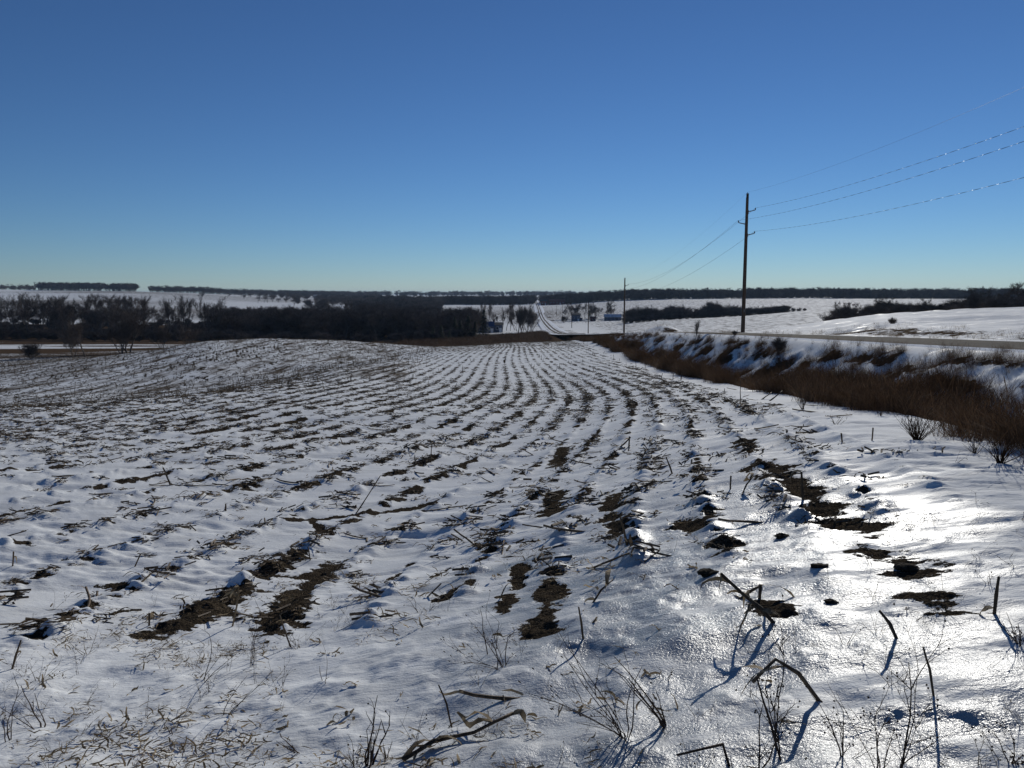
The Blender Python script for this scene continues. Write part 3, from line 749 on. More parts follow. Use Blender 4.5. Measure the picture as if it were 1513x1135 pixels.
for px, y, h in ((766, 300, 44), (772, 298, 46), (779, 296, 46), (786, 305, 42), (770, 310, 46), (783, 290, 34)):
    tree_px('multi', px, 490, h, 'bushy bare tree in the dark clump beside the far road', Y=y, group='bushy trees beside the far road', wide=.75)
# farm yard to the right of the road
for px, y, h, k in ((838, 525, 22, 'broad'), (849, 540, 28, 'multi'), (854, 545, 27, 'broad'), (864, 545, 26, 'poplar'), (873, 530, 28, 'multi'), (881, 545, 26, 'multi'), (897, 548, 30, 'broad'), (901, 550, 22, 'multi'), (833, 480, 12, 'shrub')):
    tree_px(k, px, 470, h, 'bare tree in the yard of the small farm right of the road', Y=y, group='bare trees in the farm yard')
tree_px('evergreen', 871, 472, 15, 'pointed evergreen beside the red shed', Y=505)
# hedge in the middle distance
for i in range(58):
    px = trnd.uniform(930, 1160); y = trnd.uniform(418, 450)
    top = np.interp(px, [930, 950, 975, 985, 1010, 1030, 1050, 1072, 1090, 1150, 1190], [22, 26, 24, 28, 26, 18, 26, 26, 18, 14, 8])
    tree_px(trnd.choice(('multi', 'thicket', 'thicket')), px, 470, top*trnd.uniform(.7, 1.1), 'dark bare bush in the hedge across the snowy field', Y=y, group='bushes in the hedge across the field', wide=1.3)
for px in range(925, 1165, 9):
    tree_px('thicket', px, 470, 13, 'low dark bush at the foot of the far hedge', Y=412+trnd.uniform(-4, 4), group='low bushes at the foot of the far hedge', wide=1.6)
for px, h in ((1163, 10), (1172, 9), (1180, 8), (1189, 7)):
    tree_px('shrub', px, 462, h, 'small bare shrub at the thin right end of the far hedge', Y=425, group='small shrubs at the right end of the far hedge')
# belt on the right, behind the snow bank
for i in range(95):
    px = 1222+300*trnd.random()**.9; y = trnd.uniform(125, 190)
    top = np.interp(px, [1220, 1240, 1262, 1300, 1340, 1400, 1435, 1450, 1480, 1513], [30, 36, 30, 36, 32, 28, 40, 38, 36, 42])*trnd.uniform(.62, 1.05)
    tree_px(trnd.choice(('multi', 'thicket', 'shrub', 'thicket')), px, 460, top, 'dark bare bush in the belt behind the roadside snow bank', Y=y, group='bushes in the belt behind the snow bank', wide=1.25)
for px, h in ((1438, 48), (1445, 46), (1500, 52), (1508, 50), (1250, 36), (1262, 34), (1303, 40), (1362, 36)):
    tree_px('broad', px, 460, h, 'taller round bare tree standing out of the right hand belt', Y=172, group='taller trees in the right hand belt', wide=1.1)
for i in range(46):
    tree_px('thicket', 1225+6.6*i, 460, trnd.uniform(14, 22), 'low tangled bush at the foot of the right hand belt', Y=trnd.uniform(116, 124), group='low bushes at the foot of the right hand belt', wide=1.6)

# distant woods
def ridge(px0, px1, Y0, Y1, n, seed): return wood_points(n, px0, px1, Y0, Y1, seed)
wood('distant_grove', 'dark planted grove on top of the left snowy hill', ridge(62, 205, 1480, 1560, 260, 61), ['broad', 'multi'], (13, 18), 62)
wood('distant_treeline', 'line of dark woods along the right hand horizon', ridge(800, 1560, 940, 1010, 1500, 63), ['broad', 'multi', 'thicket'], (5, 15), 64)
wood('distant_hill_wood', 'dark wood across the valley left of the far road', ridge(560, 790, 1010, 1180, 1000, 65)+[(u_*y_, y_) for u_, y_ in ((((600-abs(trnd.gauss(0, 95)))-HX)/FPX, trnd.uniform(1000, 1500)) for _ in range(300))]+[(u_*y_, y_) for u_, y_ in ((((650-abs(trnd.gauss(0, 80)))-HX)/FPX, trnd.uniform(600, 1000)) for _ in range(170))]+ridge(800, 880, 1010, 1100, 250, 66), ['broad', 'multi', 'thicket'], (8, 13), 66)
wood('horizon_wood', 'low bluish line of woods on the far left horizon', ridge(-40, 60, 1600, 1800, 60, 67)+ridge(225, 330, 1560, 1800, 150, 68)+ridge(330, 560, 1750, 2300, 500, 69), ['broad', 'multi'], (11, 17), 70)
wood('horizon_woodlands', 'far bluish woods along the whole horizon', ridge(380, 1560, 2400, 3900, 1100, 71), ['broad', 'thicket'], (13, 22), 72)
for px in (1192, 1204, 1210, 1232, 1240, 1290, 1298, 1152):
    tree_px('poplar', px, 435, 13, 'small round tree standing above the right hand treeline', Y=925, group='trees standing above the right hand treeline', wide=1.6)

# ---------------------------------------------------------------- farm buildings
M_BLUE = simple('blue_painted_siding', (.035, .07, .15), (.05, .095, .19), 2, .7, .2)
M_DBLUE = simple('slate_blue_siding', (.07, .085, .12), (.10, .12, .16), 2, .7, .2)
M_RED = simple('barn_red_boards', (.12, .04, .035), (.17, .06, .05), 2, .8, .1)
M_ROOF = simple('dark_shingle_roof', (.03, .03, .035), (.06, .06, .065), 3, .85, .1)
M_ROOFSNOW = simple('thin_snow_on_roof', (.35, .36, .38), (.75, .78, .82), .8, .6, .2)
M_WIN = simple('dark_window_glass', (.02, .022, .03), (.03, .035, .04), 1, .15, .5)
M_TRIM = simple('white_trim', (.6, .6, .6), (.75, .75, .75), 1, .6, .2)
def house(name, label, cat, x, y, w, d, hw, hr, wall_m, roof_m, rot=0, windows=0, door=True, annex=None):
    z = surf1(x, y)-.15
    e = bpy.data.objects.new(name, None); COL.objects.link(e); e.location = (x, y, z); e.rotation_euler = (0, 0, rot); tag(e, label, cat)
    m = MB(); a, b = w/2, d/2
    m.box(-a, a, -b, b, 0, hw)
    for s in (-1, 1):
        n = len(m.v); m.v += [(s*a, -b, hw), (s*a, b, hw), (s*a, 0, hw+hr)]; m.f.append((n, n+1, n+2)); m.mi.append(0)
    m.build('wall', wall_m, e)
    r = MB(); t = .12; o = .35
    for s in (-1, 1):
        A = Vector((-a-o, s*(b+o), hw-o*hr/b)); B = Vector((a+o, s*(b+o), hw-o*hr/b)); Cc = Vector((a+o, 0, hw+hr)); D = Vector((-a-o, 0, hw+hr)); up = Vector((0, 0, t))
        n = len(r.v); r.v += [tuple(p+up*.1) for p in (A, B, Cc, D)]+[tuple(p+up) for p in (A, B, Cc, D)]
        for f in ((0, 1, 2, 3), (7, 6, 5, 4), (0, 4, 5, 1), (1, 5, 6, 2), (2, 6, 7, 3), (3, 7, 4, 0)): r.f.append(tuple(n+i for i in f)); r.mi.append(0)
    r.build('roof', roof_m, e)
    for i in range(windows):
        xx = -a+w*(i+.5)/windows
        f = MB(); f.box(xx-.55, xx+.55, -b-.05, -b+.02, hw*.40, hw*.40+1.3); fo = f.build('window', M_TRIM, e)
        p = MB(); p.box(xx-.45, xx+.45, -b-.07, -b-.03, hw*.40+.1, hw*.40+1.2); p.build('pane', M_WIN, fo)
    if door:
        p = MB(); p.box(a*.35, a*.35+1.1, -b-.06, -b+.02, .1, min(2.1, hw*.8)); p.build('door', M_TRIM if hw > 3 else M_ROOF, e)
    if annex:
        ww, hh = annex; p = MB(); p.box(a+.003, a+ww, -b*.6, b*.6, 0, hh); p.build('annex', wall_m, e)
        p = MB(); p.box(a+.006, a+ww+.3, -b*.6-.2, b*.6+.2, hh+.003, hh+.2); p.build('annex_roof', roof_m, e)
    return e
def xat(px, Y): return (px-HX)/FPX*Y*1.005
house('farm_house', 'low blue farm house with dark roof in front of the valley wood', 'house', xat(706, 330), 330, 8.6, 6, 2.8, 1.9, M_BLUE, M_BLUE, .12, 3)
house('garage', 'dark blue garage with gable roof at the right end of the farm house', 'garage', xat(722, 322), 322, 4.0, 6, 3.1, 1.7, M_DBLUE, M_BLUE, .1, 1)
house('barn', 'square dark barn at the right of the blue farm house', 'barn', xat(734, 328), 328, 4.6, 6, 3.4, .9, M_DBLUE, M_ROOF, .1, 1)
house('shed', 'pale low shed half hidden by trees left of the blue farm house', 'shed', xat(668, 345), 345, 9, 6, 2.2, 1.3, M_DBLUE, M_ROOFSNOW, .2, 2)
house('farm_house', 'tall grey blue house with small annex right of the far road', 'house', xat(850, 505), 505, 5.8, 6, 3.9, 1.0, M_DBLUE, M_ROOF, -.05, 2, True, (1.4, 2.0))
house('shed', 'small red shed beside the pointed evergreen', 'shed', xat(875, 500), 500, 3.2, 4, 2.0, 1.0, M_RED, M_RED, 0, 1)
house('barn', 'long low barn with snow dusted roof in the small farm', 'barn', xat(904, 505), 505, 10.6, 8, 2.5, 1.6, M_DBLUE, M_ROOFSNOW, -.06, 4)
house('barn', 'long reddish building along the wood where the far road climbs', 'barn', xat(822, 940), 940, 19, 10, 5, 2, M_RED, M_RED, 0, 5)
house('barn', 'reddish barn nearest the top of the far road', 'barn', xat(803, 930), 930, 7, 9, 5, 2, M_RED, M_ROOF, 0, 2)
house('warehouse', 'long low warehouse with snowy roof on the far left plain', 'warehouse', xat(497, 1500), 1500, 46, 20, 4.5, 2.5, M_DBLUE, M_ROOFSNOW, 0, 6, False)
house('warehouse', 'distant pale warehouse left of the tallest tree', 'warehouse', xat(476, 1600), 1600, 24, 20, 4.5, 2.5, M_TRIM, M_ROOFSNOW, 0, 3, False)
# ---------------------------------------------------------------- utility poles and wires
POLE_Y = [70, 161, 265, 377, 500, 614]
PX = lambda y: 19.1+.0268*y
def pole(y, h, label, full):
    x = PX(y); z = surf1(x, y)
    e = bpy.data.objects.new('utility_pole', None); COL.objects.link(e); e.location = (x, y, z)
    tag(e, label, 'utility pole', 'utility poles along the road')
    m = MB(); n = 14
    m.tube([(0, 0, -.6+(h+.6)*i/n) for i in range(n+1)], [.185-.075*i/n for i in range(n+1)], 12 if full else 6)
    m.build('shaft', M_POLE, e, True)
    cap = MB(); cap.tube([(0, 0, h-.02), (0, 0, h+.06)], [.13, .10], 10); cap.build('cap', M_STEEL, e)
    for k, (dz, s) in enumerate(((1.5, 1), (2.6, -1), (3.55, 1))):
        a = MB()
        a.tube([(s*.11, 0, h-dz-.03), (s*.42, 0, h-dz+.03), (s*.72, 0, h-dz+.10)], [.055, .045, .04], 6)
        a.tube([(s*.11, 0, h-dz-.22), (s*.11, 0, h-dz+.10)], [.05, .05], 6)
        ao = a.build('bracket_arm', M_STEEL, e)
        if full:
            q = MB()
            q.tube([(s*.70, 0, h-dz+.10), (s*.73, 0, h-dz+.14), (s*.74, 0, h-dz+.22), (s*.76, 0, h-dz+.30)], [.03, .06, .055, .03], 8)
            q.build('insulator', M_PORC, ao)
    if full:
        g = MB(); g.tube([(-.19, -.02, .0), (-.165, -.02, h*.45), (-.13, -.02, h-.3)], [.012]*3, 4); g.build('ground_wire', M_STEEL, e)
        t = MB(); t.box(-.03, .03, -.205, -.16, 1.9, 2.15); t.build('number_plate', M_STEEL, e)
        b = MB(); b.tube([(0, 0, h+.06), (0, 0, h+.18)], [.03, .02], 6); b.build('shield_wire_clamp', M_STEEL, e)
    return (x, y, z, h)
names = ['tall weathered wooden utility pole nearest the camera beside the road', 'second utility pole standing behind the brown weeds', 'third utility pole just right of the red shed',
         'fourth utility pole below the grey blue house', 'fifth utility pole left of the farm yard', 'furthest thin utility pole beside the climbing road']
P = [pole(y, h, nm, y < 170) for y, h, nm in zip(POLE_Y, (12.35, 11.6, 11.2, 11.2, 11.2, 11.2), names)]
P0 = (PX(-30), -30.0, float(z_road(-30.))+.1, 12.2)
def wire_pt(p, k):
    dz, s = ((-.16, 0), (1.2, .76), (2.3, -.76), (3.25, .76))[k]
    return Vector((p[0]+s, p[1], p[2]+p[3]-dz))
M_WIRE = simple('bright_stranded_wire', (.06, .06, .06), (.16, .16, .16), 20, .5, .35)
wl_ = ['thin shield wire running over the tops of the poles', 'upper power line on the right hand brackets', 'middle power line on the left hand brackets', 'lowest power line on the right hand brackets']
for k in range(4):
    m = MB(); chain = [P0]+P
    for i, (a, b) in enumerate(zip(chain[:-1], chain[1:])):
        A, B = wire_pt(a, k), wire_pt(b, k); n = 520 if i == 0 else 40
        sag = (2.35, 1.6, 1.4, 1.4, 1.4, 1.4)[i]*(1 if k else 1.05)
        pts = [A.lerp(B, t/n)-Vector((0, 0, 4*sag*(t/n)*(1-t/n))) for t in range(n+1)]
        m.tube(pts, (.0105 if k else .004), 4, cap=False, squash=.45 if (i == 0 and k) else 1.0, twist=.55 if (i == 0 and k) else 0)
    o = m.build('power_line', M_WIRE); tag(o, wl_[k], 'power line', 'power lines on the poles')
# ---------------------------------------------------------------- corn residue
def leafy(m, rnd, p, L, w, curl=1.0, mi=1, d=None):
    """a dry curled leaf blade lying or arching"""
    a = rnd.uniform(0, 6.283) if d is None else d
    el = rnd.uniform(-.05, .5)*curl; pts = []; sd = []; q = Vector(p); n = 5
    side = Vector((-math.sin(a), math.cos(a), rnd.uniform(-.6, .6)))
    for i in range(n+1):
        pts.append(q.copy()); sd.append(side.copy())
        q = q+Vector((math.cos(a)*math.cos(el), math.sin(a)*math.cos(el), math.sin(el)))*(L/n)
        el -= rnd.uniform(.05, .5)*curl; a += rnd.gauss(0, .22)
        side = (side+Vector((rnd.gauss(0, .25), rnd.gauss(0, .25), rnd.gauss(0, .45)))).normalized()
        if q.z < .004: q.z = .004+rnd.random()*.01; el = abs(el)*.3
    ws = [w*(.35+.65*math.sin(math.pi*min(.12+.9*i/n, 1))) for i in range(n+1)]
    k0 = m.k; m.k = mi; m.strip(pts, ws, sd); m.k = k0
def residue_clump(seed):
    r = random.Random(seed); m = MB()
    S = r.uniform(.06, .13)
    for i in range(r.randint(7, 15)):
        leafy(m, r, (r.gauss(0, S), r.gauss(0, S*.5), r.uniform(.0, .03)), r.uniform(.05, .17), r.uniform(.006, .022), r.uniform(.5, 1.5), 1)
    m.k = 0
    for i in range(r.randint(2, 6)):
        a = r.uniform(0, 6.28); L = r.uniform(.04, .17); p = Vector((r.gauss(0, S), r.gauss(0, S*.6), r.uniform(.005, .04))); d = Vector((math.cos(a), math.sin(a), r.gauss(.03, .18)))
        m.tube([p-d*L/2, p+d*L/2], [r.uniform(.005, .011)]*2, 4)
    return m.mesh('residue', [M_STALK, M_LEAFD])
def stub_mesh(seed, h, lean, ragged=True, leaves=1):
    """a cut corn stalk still standing: nodes, split top, scraps of sheath"""
    r = random.Random(seed); m = MB(); R = r.uniform(.0095, .0125); a = r.uniform(0, 6.28); n = 6
    pts = []; rad = []
    for i in range(n+1):
        f = i/n; pts.append((math.cos(a)*lean*h*f**1.3+r.gauss(0, .0015), math.sin(a)*lean*h*f**1.3+r.gauss(0, .0015), -.05+(h+.05)*f))
        rad.append(R*(1.25 if i in (2, 4) else 1.0)*(1-.18*f))
    m.tube(pts, rad, 6)
    top = Vector(pts[-1])
    if ragged:
        for i in range(3):
            d = Vector((r.gauss(0, .3), r.gauss(0, .3), 1)).normalized(); s = d.orthogonal().normalized()*.006
            m.quad(top-s, top+s, top+d*r.uniform(.01, .035)+s*.3, top+d*r.uniform(.01, .035)-s*.3)
    for i in range(4):      # brace roots
        b = r.uniform(0, 6.28); m.tube([(0, 0, .03), (math.cos(b)*.03, math.sin(b)*.03, -.01)], [.0035, .002], 3)
    for i in range(leaves):
        leafy(m, r, pts[r.choice((1, 2, 3))], r.uniform(.07, .2), r.uniform(.012, .03), 1.2, 1)
    return m.mesh('corn_stub', [M_STALK, M_LEAF])
RES = [residue_clump(100+i) for i in range(9)]
STUB = [stub_mesh(200+i, h, l, True, k) for i, (h, l, k) in enumerate(((.10, .2, 1), (.14, .5, 2), (.18, .15, 1), (.22, .3, 2), (.13, .9, 1), (.27, .12, 1), (.08, .1, 0), (.2, .7, 2), (.16, .1, 3), (.30, .45, 1)))]

nr = np.random.default_rng(12)
def row_samples(n, Y0, Y1, umin, umax, tight, p_lo=1.0):
    """random places along the crop rows, weighted to the visible area"""
    Y = np.sqrt(nr.uniform(Y0**2, Y1**2, n)); U = nr.uniform(umin, umax, n); X = U*(Y+1)
    fm = field_mask(X, Y); rm = row_metre(X, Y)/ROWW; rd = (rm-np.floor(rm)-.5)*ROWW
    k = (nr.random(n) < fm) & (np.abs(rd) < np.abs(nr.normal(0, tight, n))+.03)
    return X[k], Y[k]
hump_w = lambda X, Y: sm((-.09-X/Y)/.07)*sm((Y-30)/12)
def near_sel(X, Y):
    return (np.abs(X/np.clip(Y, .1, None)) < .72)
# residue over the field
X, Y = row_samples(260000, 4.6, 150, -.78, .35, .038)
X_, Y_ = row_samples(90000, 4.6, 60, -.78, .35, .05); k_ = nr.random(len(X_)) < 1-sm((Y_-18)/40); X_, Y_ = X_[k_], Y_[k_]; X = np.concatenate([X, X_]); Y = np.concatenate([Y, Y_])
dens = .30+.50*sm((Y-8)/14)+.15*sm(-X/6)-.15*hump_w(X, Y)
cl = fbm(X*.55, Y*.55, 301, 3); keep = nr.random(len(X)) < np.clip(dens+cl*.9, .02, 1)
X, Y = X[keep], Y[keep]
Y2 = np.sqrt(nr.uniform(4.7**2, 40**2, 24000)); X2 = nr.uniform(-.75, .6, 24000)*Y2
k = (nr.random(24000) < field_mask(X2, Y2)*.10); X = np.concatenate([X, X2[k]]); Y = np.concatenate([Y, Y2[k]])
n = len(X); Z = surf(X, Y)
wnd = -.25+nr.normal(0, .35, n)
scl = nr.uniform(.40, 1.10, n)
big = nr.random(n) < .12; scl[big] *= 1.35
scatter('corn_residue', RES, np.stack([X, Y, Z-.004], 1), np.stack([nr.normal(0, .12, n), nr.normal(0, .12, n), wnd], 1), scl, nr.integers(0, len(RES), n), 'tangled corn leaves and chopped stalks lying along the rows')
print('residue', n)
# stubs: gather, the 300 that show largest become things
X, Y = row_samples(60000, 4.8, 150, -.78, .35, .035)
dens = .05+.13*sm((Y-10)/30)+.5*hump_w(X, Y)+1.3*np.exp(-((X-np.interp(Y, [15, 23, 28, 44, 75, 140], [-20, -15.4, -11.5, -10, -9, -8]))/2.6)**2)*sm((Y-12)/8)
keep = nr.random(len(X)) < np.clip(dens*(1+.8*fbm(X*.3, Y*.3, 311, 2)), 0, 1); X, Y = X[keep], Y[keep]
n = len(X); Z = surf(X, Y); idx = nr.integers(0, len(STUB), n); scl = nr.uniform(.8, 1.25, n)*(1+.25*sm((Y-20)/40)); rz = nr.uniform(0, 6.28, n)
order = np.argsort(Y); vis = [i for i in order if abs(X[i]/Y[i]) < .70][:265]; vs = set(vis)
for i in vis:
    o = link_mesh('corn_stub', STUB[idx[i]]); o.location = (X[i], Y[i], Z[i]); o.rotation_euler = (0, 0, rz[i]); o.scale = (scl[i],)*3
    tag(o, 'short cut corn stub standing in the snow of the near rows', 'corn stub', 'cut corn stubs standing along the near rows')
rest = np.array([i for i in range(n) if i not in vs])
scatter('corn_stubble', STUB, np.stack([X[rest], Y[rest], Z[rest]], 1), np.stack([0*rest, 0*rest, rz[rest]], 1), scl[rest], idx[rest], 'brown corn stubble standing in the rows further off')
print('stubs', n)

# single stalks, sticks and clods that can be pointed out
def spot(px, py):
    x, y, z = at(px, py, 1.2, 200); return Vector((x, y, surf1(x, y)))
def upoint(px, py, Y):
    v = ray(px, py); return Vector((v[0]*Y, Y, v[2]*Y))
def stalk_px(pts, r, label, name='corn_stalk', cat='corn stalk', leaves=0, lie=False, seed=0, sides=7, mats=None, group=None):
    """a stalk: first point on the snow, the others (px, py, metres nearer or further)"""
    rnd = random.Random(seed+int(pts[0][0])); B = spot(pts[0][0], pts[0][1]); r *= .66; P = [B-Vector((0, 0, .03))]
    for p in pts[1:]:
        if lie:
            q = spot(p[0], p[1]); q.z += r*.8+(p[2] if len(p) > 2 else 0)
        else: q = upoint(p[0], p[1], B.y+(p[2] if len(p) > 2 else 0))
        P.append(q)
    if lie: P[0].z += .03+r*.8
    fine = [P[0]]
    for a, b in zip(P[:-1], P[1:]):
        m_ = max(2, int((b-a).length/.07)); L = (b-a).length
        for i in range(1, m_+1):
            q = a.lerp(b, i/m_)
            if i < m_: q += Vector((rnd.gauss(0, .03), rnd.gauss(0, .03), rnd.gauss(0, .02)))*min(L, .3)*.25
            fine.append(q)
    m = MB(); n = len(fine); base_ = fine[0].copy()
    m.tube([p-base_ for p in fine], [r*(1.25 if i % 4 == 2 else 1)*(1-.35*i/n) for i in range(n)], sides)
    for i in range(leaves):
        leafy(m, rnd, fine[rnd.randrange(n)]-base_, rnd.uniform(.08, .26), rnd.uniform(.012, .035), 1.3, 1)
    o = m.build(name, mats or [M_STALK, M_LEAF], None, True); o.location = base_
    tag(o, label, cat, group); return o
S = stalk_px
S([(1469, 906), (1472, 880), (1476, 852)], .012, 'upright corn stub alone on the bright snow at the right edge', 'corn_stub', 'corn stub', 1)
S([(1187, 742), (1185, 720), (1184, 697)], .016, 'dark upright stub in the long bare strip on the right', 'corn_stub', 'corn stub', 1)
S([(1079, 724), (1080, 703)], .012, 'short stub left of the bent leaning stalk', 'corn_stub', 'corn stub')
S([(1094, 734), (1103, 716, .05), (1113, 704, .1)], .010, 'slanting stalk with drooping leaves right of the short stub', leaves=3)
S([(1382, 1025), (1374, 990), (1364, 956)], .007, 'thin straight stick leaning left near the lower right edge', 'dry_stick', 'stick')
S([(1330, 941), (1315, 922, .03), (1299, 902, .06)], .012, 'split stalk leaning left on the glittering snow')
S([(863, 944), (859, 920), (855, 897)], .009, 'dark stub leaning left beside a pale leaf in the lower middle', 'corn_stub', 'corn stub')
S([(868, 928), (882, 912, .05)], .008, 'pale straw coloured stalk beside the dark leaning stub', leaves=1, mats=[M_LEAF, M_LEAF])
S([(636, 685), (638, 655)], .014, 'tall upright stub in the middle of the field', 'corn_stub', 'corn stub')
S([(524, 760), (545, 730, .1), (562, 703, .2)], .012, 'long stalk slanting up to the right left of centre')
S([(912, 666), (928, 650, .1), (932, 646, .1)], .018, 'thick stalk slanting up to a forked stub', leaves=2)
S([(929, 662), (930, 645)], .020, 'thick forked stub standing right of centre', 'corn_stub', 'corn stub', 1)
S([(994, 702), (990, 690), (984, 675)], .014, 'stub leaning left of the long bare strip', 'corn_stub', 'corn stub')
S([(220, 927), (221, 906)], .012, 'short thick stub at the left end of the bare soil strip', 'corn_stub', 'corn stub', 1)
S([(240, 915), (226, 904, .02)], .010, 'broken stalk leaning on the snow beside the short thick stub', leaves=1)
S([(342, 928), (350, 895), (352, 866)], .010, 'pale leafy stub rising from the edge of the bare soil strip', 'corn_stub', 'corn stub', 3, mats=[M_LEAF, M_LEAF])
S([(432, 955), (420, 930), (413, 909)], .008, 'slender dark stub leaning left below the second bare strip', 'corn_stub', 'corn stub')
S([(459, 830), (455, 808)], .010, 'dark stub at the upper end of the first bare soil strip', 'corn_stub', 'corn stub')
S([(16, 992), (23, 970), (31, 946)], .010, 'thick stub leaning right at the lower left edge', 'corn_stub', 'corn stub', 1)
S([(197, 839), (208, 818, .05)], .011, 'short stub slanting right in the left rows', 'corn_stub', 'corn stub')
S([(18, 838), (20, 815)], .012, 'pair like dark stub at the left edge of the rows', 'corn_stub', 'corn stub', 1)
S([(1220, 1029), (1180, 995, .0), (1146, 974, .0), (1112, 1008, -.04)], .012, 'bent stalk forming an upside down V in the lower right', leaves=2)
S([(1150, 922), (1125, 900, .03), (1098, 878, .06), (1065, 848, .08)], .016, 'long thick stalk propped on a leafy clump at the lower right', leaves=9)
S([(1082, 882), (1105, 876, .02), (1124, 865, .05)], .014, 'short stalk crossing over the long propped stalk', leaves=4)
S([(1122, 884), (1124, 864)], .015, 'blunt stub behind the propped stalk', 'corn_stub', 'corn stub', 1)
S([(595, 1122), (640, 1104, .02), (700, 1085, .02), (758, 1064, .05)], .013, 'long thick leafy stalk lying along the bottom of the picture', leaves=8, lie=True)
S([(1082, 1118), (1068, 1100, .02), (1000, 1116, -.02)], .008, 'thin bent twig near the bottom right of centre', 'dry_stick', 'stick', mats=[M_TWIG, M_TWIG])
S([(1158, 1105), (1118, 1000)], .0001+.006, 'thin upright twig in the lower right weeds', 'dry_stick', 'stick', mats=[M_TWIG, M_TWIG])
S([(670, 1064), (660, 1040), (648, 1012)], .006, 'thin stick leaning left in the lower middle', 'dry_stick', 'stick', mats=[M_TWIG, M_TWIG])
S([(870, 896), (888, 872, .08), (906, 856, .15)], .009, 'thin stalk slanting right over a clump in the middle rows', leaves=3)
S([(238, 722), (290, 721, .0), (330, 718, .0)], .012, 'long stalk lying flat in the left rows', lie=True, leaves=2)
S([(735, 887), (745, 870, .03)], .008, 'pale leaf stalk at the head of a bare patch', mats=[M_LEAF, M_LEAF], leaves=2)
S([(624, 887), (652, 862, .05)], .009, 'dark folded leaf standing over a bare patch left of centre', leaves=3)
S([(1245, 655), (1243, 640)], .014, 'upright stub in the snow below the brown ditch', 'corn_stub', 'corn stub')
S([(1288, 652), (1290, 632)], .012, 'thin upright stub near the ditch edge', 'corn_stub', 'corn stub')
S([(1122, 590), (1140, 580, .3)], .02, 'stalk leaning on a snow lump by the ditch'); S([(1134, 592), (1156, 578, .2)], .022, 'thick stalk slanting over the snow by the ditch')
S([(877, 838), (930, 829, .0)], .012, 'stalk lying across a row in the middle of the field', lie=True, leaves=3)
S([(1310, 815), (1325, 832, -.05), (1345, 848, -.08)], .012, 'stalk bent down over a leafy clump on the right', leaves=9)
S([(610, 760), (690, 748)], .012, 'stalk lying along a row left of centre', lie=True, leaves=3)
S([(1094, 600), (1094, 562)], .012, 'thin post like stalk near the edge of the ditch')
S([(1006, 562), (1007, 552)], .03, 'upright stub at the far edge of the brown weeds', 'corn_stub', 'corn stub')
# scattered fallen stalks
fr = random.Random(77); FALL = []
for i in range(8):
    m = MB(); L = fr.uniform(.2, .6); n = 6; k = fr.uniform(-.1, .1)
    m.tube([(L*(j/n-.5), k*math.sin(3*j/n)*L, .012+.02*fr.random()*(j in (0, n))) for j in range(n+1)], [.0095*(1.2 if j == 3 else 1) for j in range(n+1)], 6)
    for j in range(fr.randint(1, 4)): leafy(m, fr, (fr.uniform(-L/2, L/2), 0, .015), fr.uniform(.06, .18), fr.uniform(.008, .022), 1, 1)
    FALL.append(m.mesh('corn_stalk', [M_STALK, M_LEAF], True))
c = 0
while c < 150:
    y = math.sqrt(fr.uniform(3.0**2, 24**2)); x = fr.uniform(-.68, .55)*y
    if fr.random() > .25+.75*float(field_mask(np.array([x]), np.array([y]))[0]): continue
    o = link_mesh('corn_stalk', FALL[fr.randrange(8)]); o.location = (x, y, surf1(x, y)+.004); o.rotation_euler = (fr.gauss(0, .05), fr.gauss(0, .14), fr.gauss(-.33, .75)); s = fr.uniform(.6, 1.1); o.scale = (s, s, s)
    tag(o, 'broken corn stalk lying on the snow of the near field', 'corn stalk', 'broken corn stalks lying on the near field'); c += 1
# pale husks and leaf scraps in the foreground headland
HUSK = []
for i in range(8):
    m = MB(); r = random.Random(400+i)
    for j in range(r.randint(2, 5)): leafy(m, r, (r.gauss(0, .02), r.gauss(0, .02), .01), r.uniform(.04, .11), r.uniform(.006, .02), 1.8, 0)
    HUSK.append(m.mesh('corn_husk', [M_LEAF], True))
c = 0
while c < 140:
    y = fr.uniform(2.0, 9.5) if fr.random() < .6 else fr.uniform(2, 5); x = fr.gauss(-.32, .25)*y if fr.random() < .6 else fr.uniform(-.7, .6)*y
    o = link_mesh('corn_husk', HUSK[fr.randrange(8)]); o.location = (x, y, surf1(x, y)); o.rotation_euler = (fr.gauss(0, .2), fr.gauss(0, .2), fr.uniform(0, 6.28)); s = fr.uniform(.5, 1.1); o.scale = (s, s, s)
    tag(o, 'pale curled corn leaf on the snow in the foreground', 'corn leaf', 'pale curled corn leaves on the foreground snow'); c += 1
# clods
def clod(px, py, w, label):
    p = spot(px, py); r = random.Random(int(px)); bm = bmesh.new(); bmesh.ops.create_icosphere(bm, subdivisions=3, radius=1)
    for v in bm.verts:
        k = 1+.28*float(vnoise(v.co.x*2+px, v.co.y*2+v.co.z*3, 3))+.12*float(vnoise(v.co.x*6+px, v.co.y*6+v.co.z*7, 4)); v.co = Vector((v.co.x*w*k, v.co.y*w*.7*k, v.co.z*w*.38*k+w*.12))
    me = bpy.data.meshes.new('soil_clod'); bm.to_mesh(me); bm.free(); me.materials.append(M_CLOD); o = link_mesh('soil_clod', me); o.location = p; tag(o, label, 'soil clod')
clod(1211, 843, .05, 'flat dark clod alone on the brightest snow'); clod(1047, 854, .06, 'brown clod at the left end of the propped stalk')
clod(1229, 890, .035, 'small brown clod right of the narrow bare patch'); clod(1155, 796, .05, 'dark clod between two snow tails on the right'); clod(1340, 838, .06, 'leafy brown clod under the bent down stalk')
clod(480, 850, .03, 'small clod on the second bare soil strip')

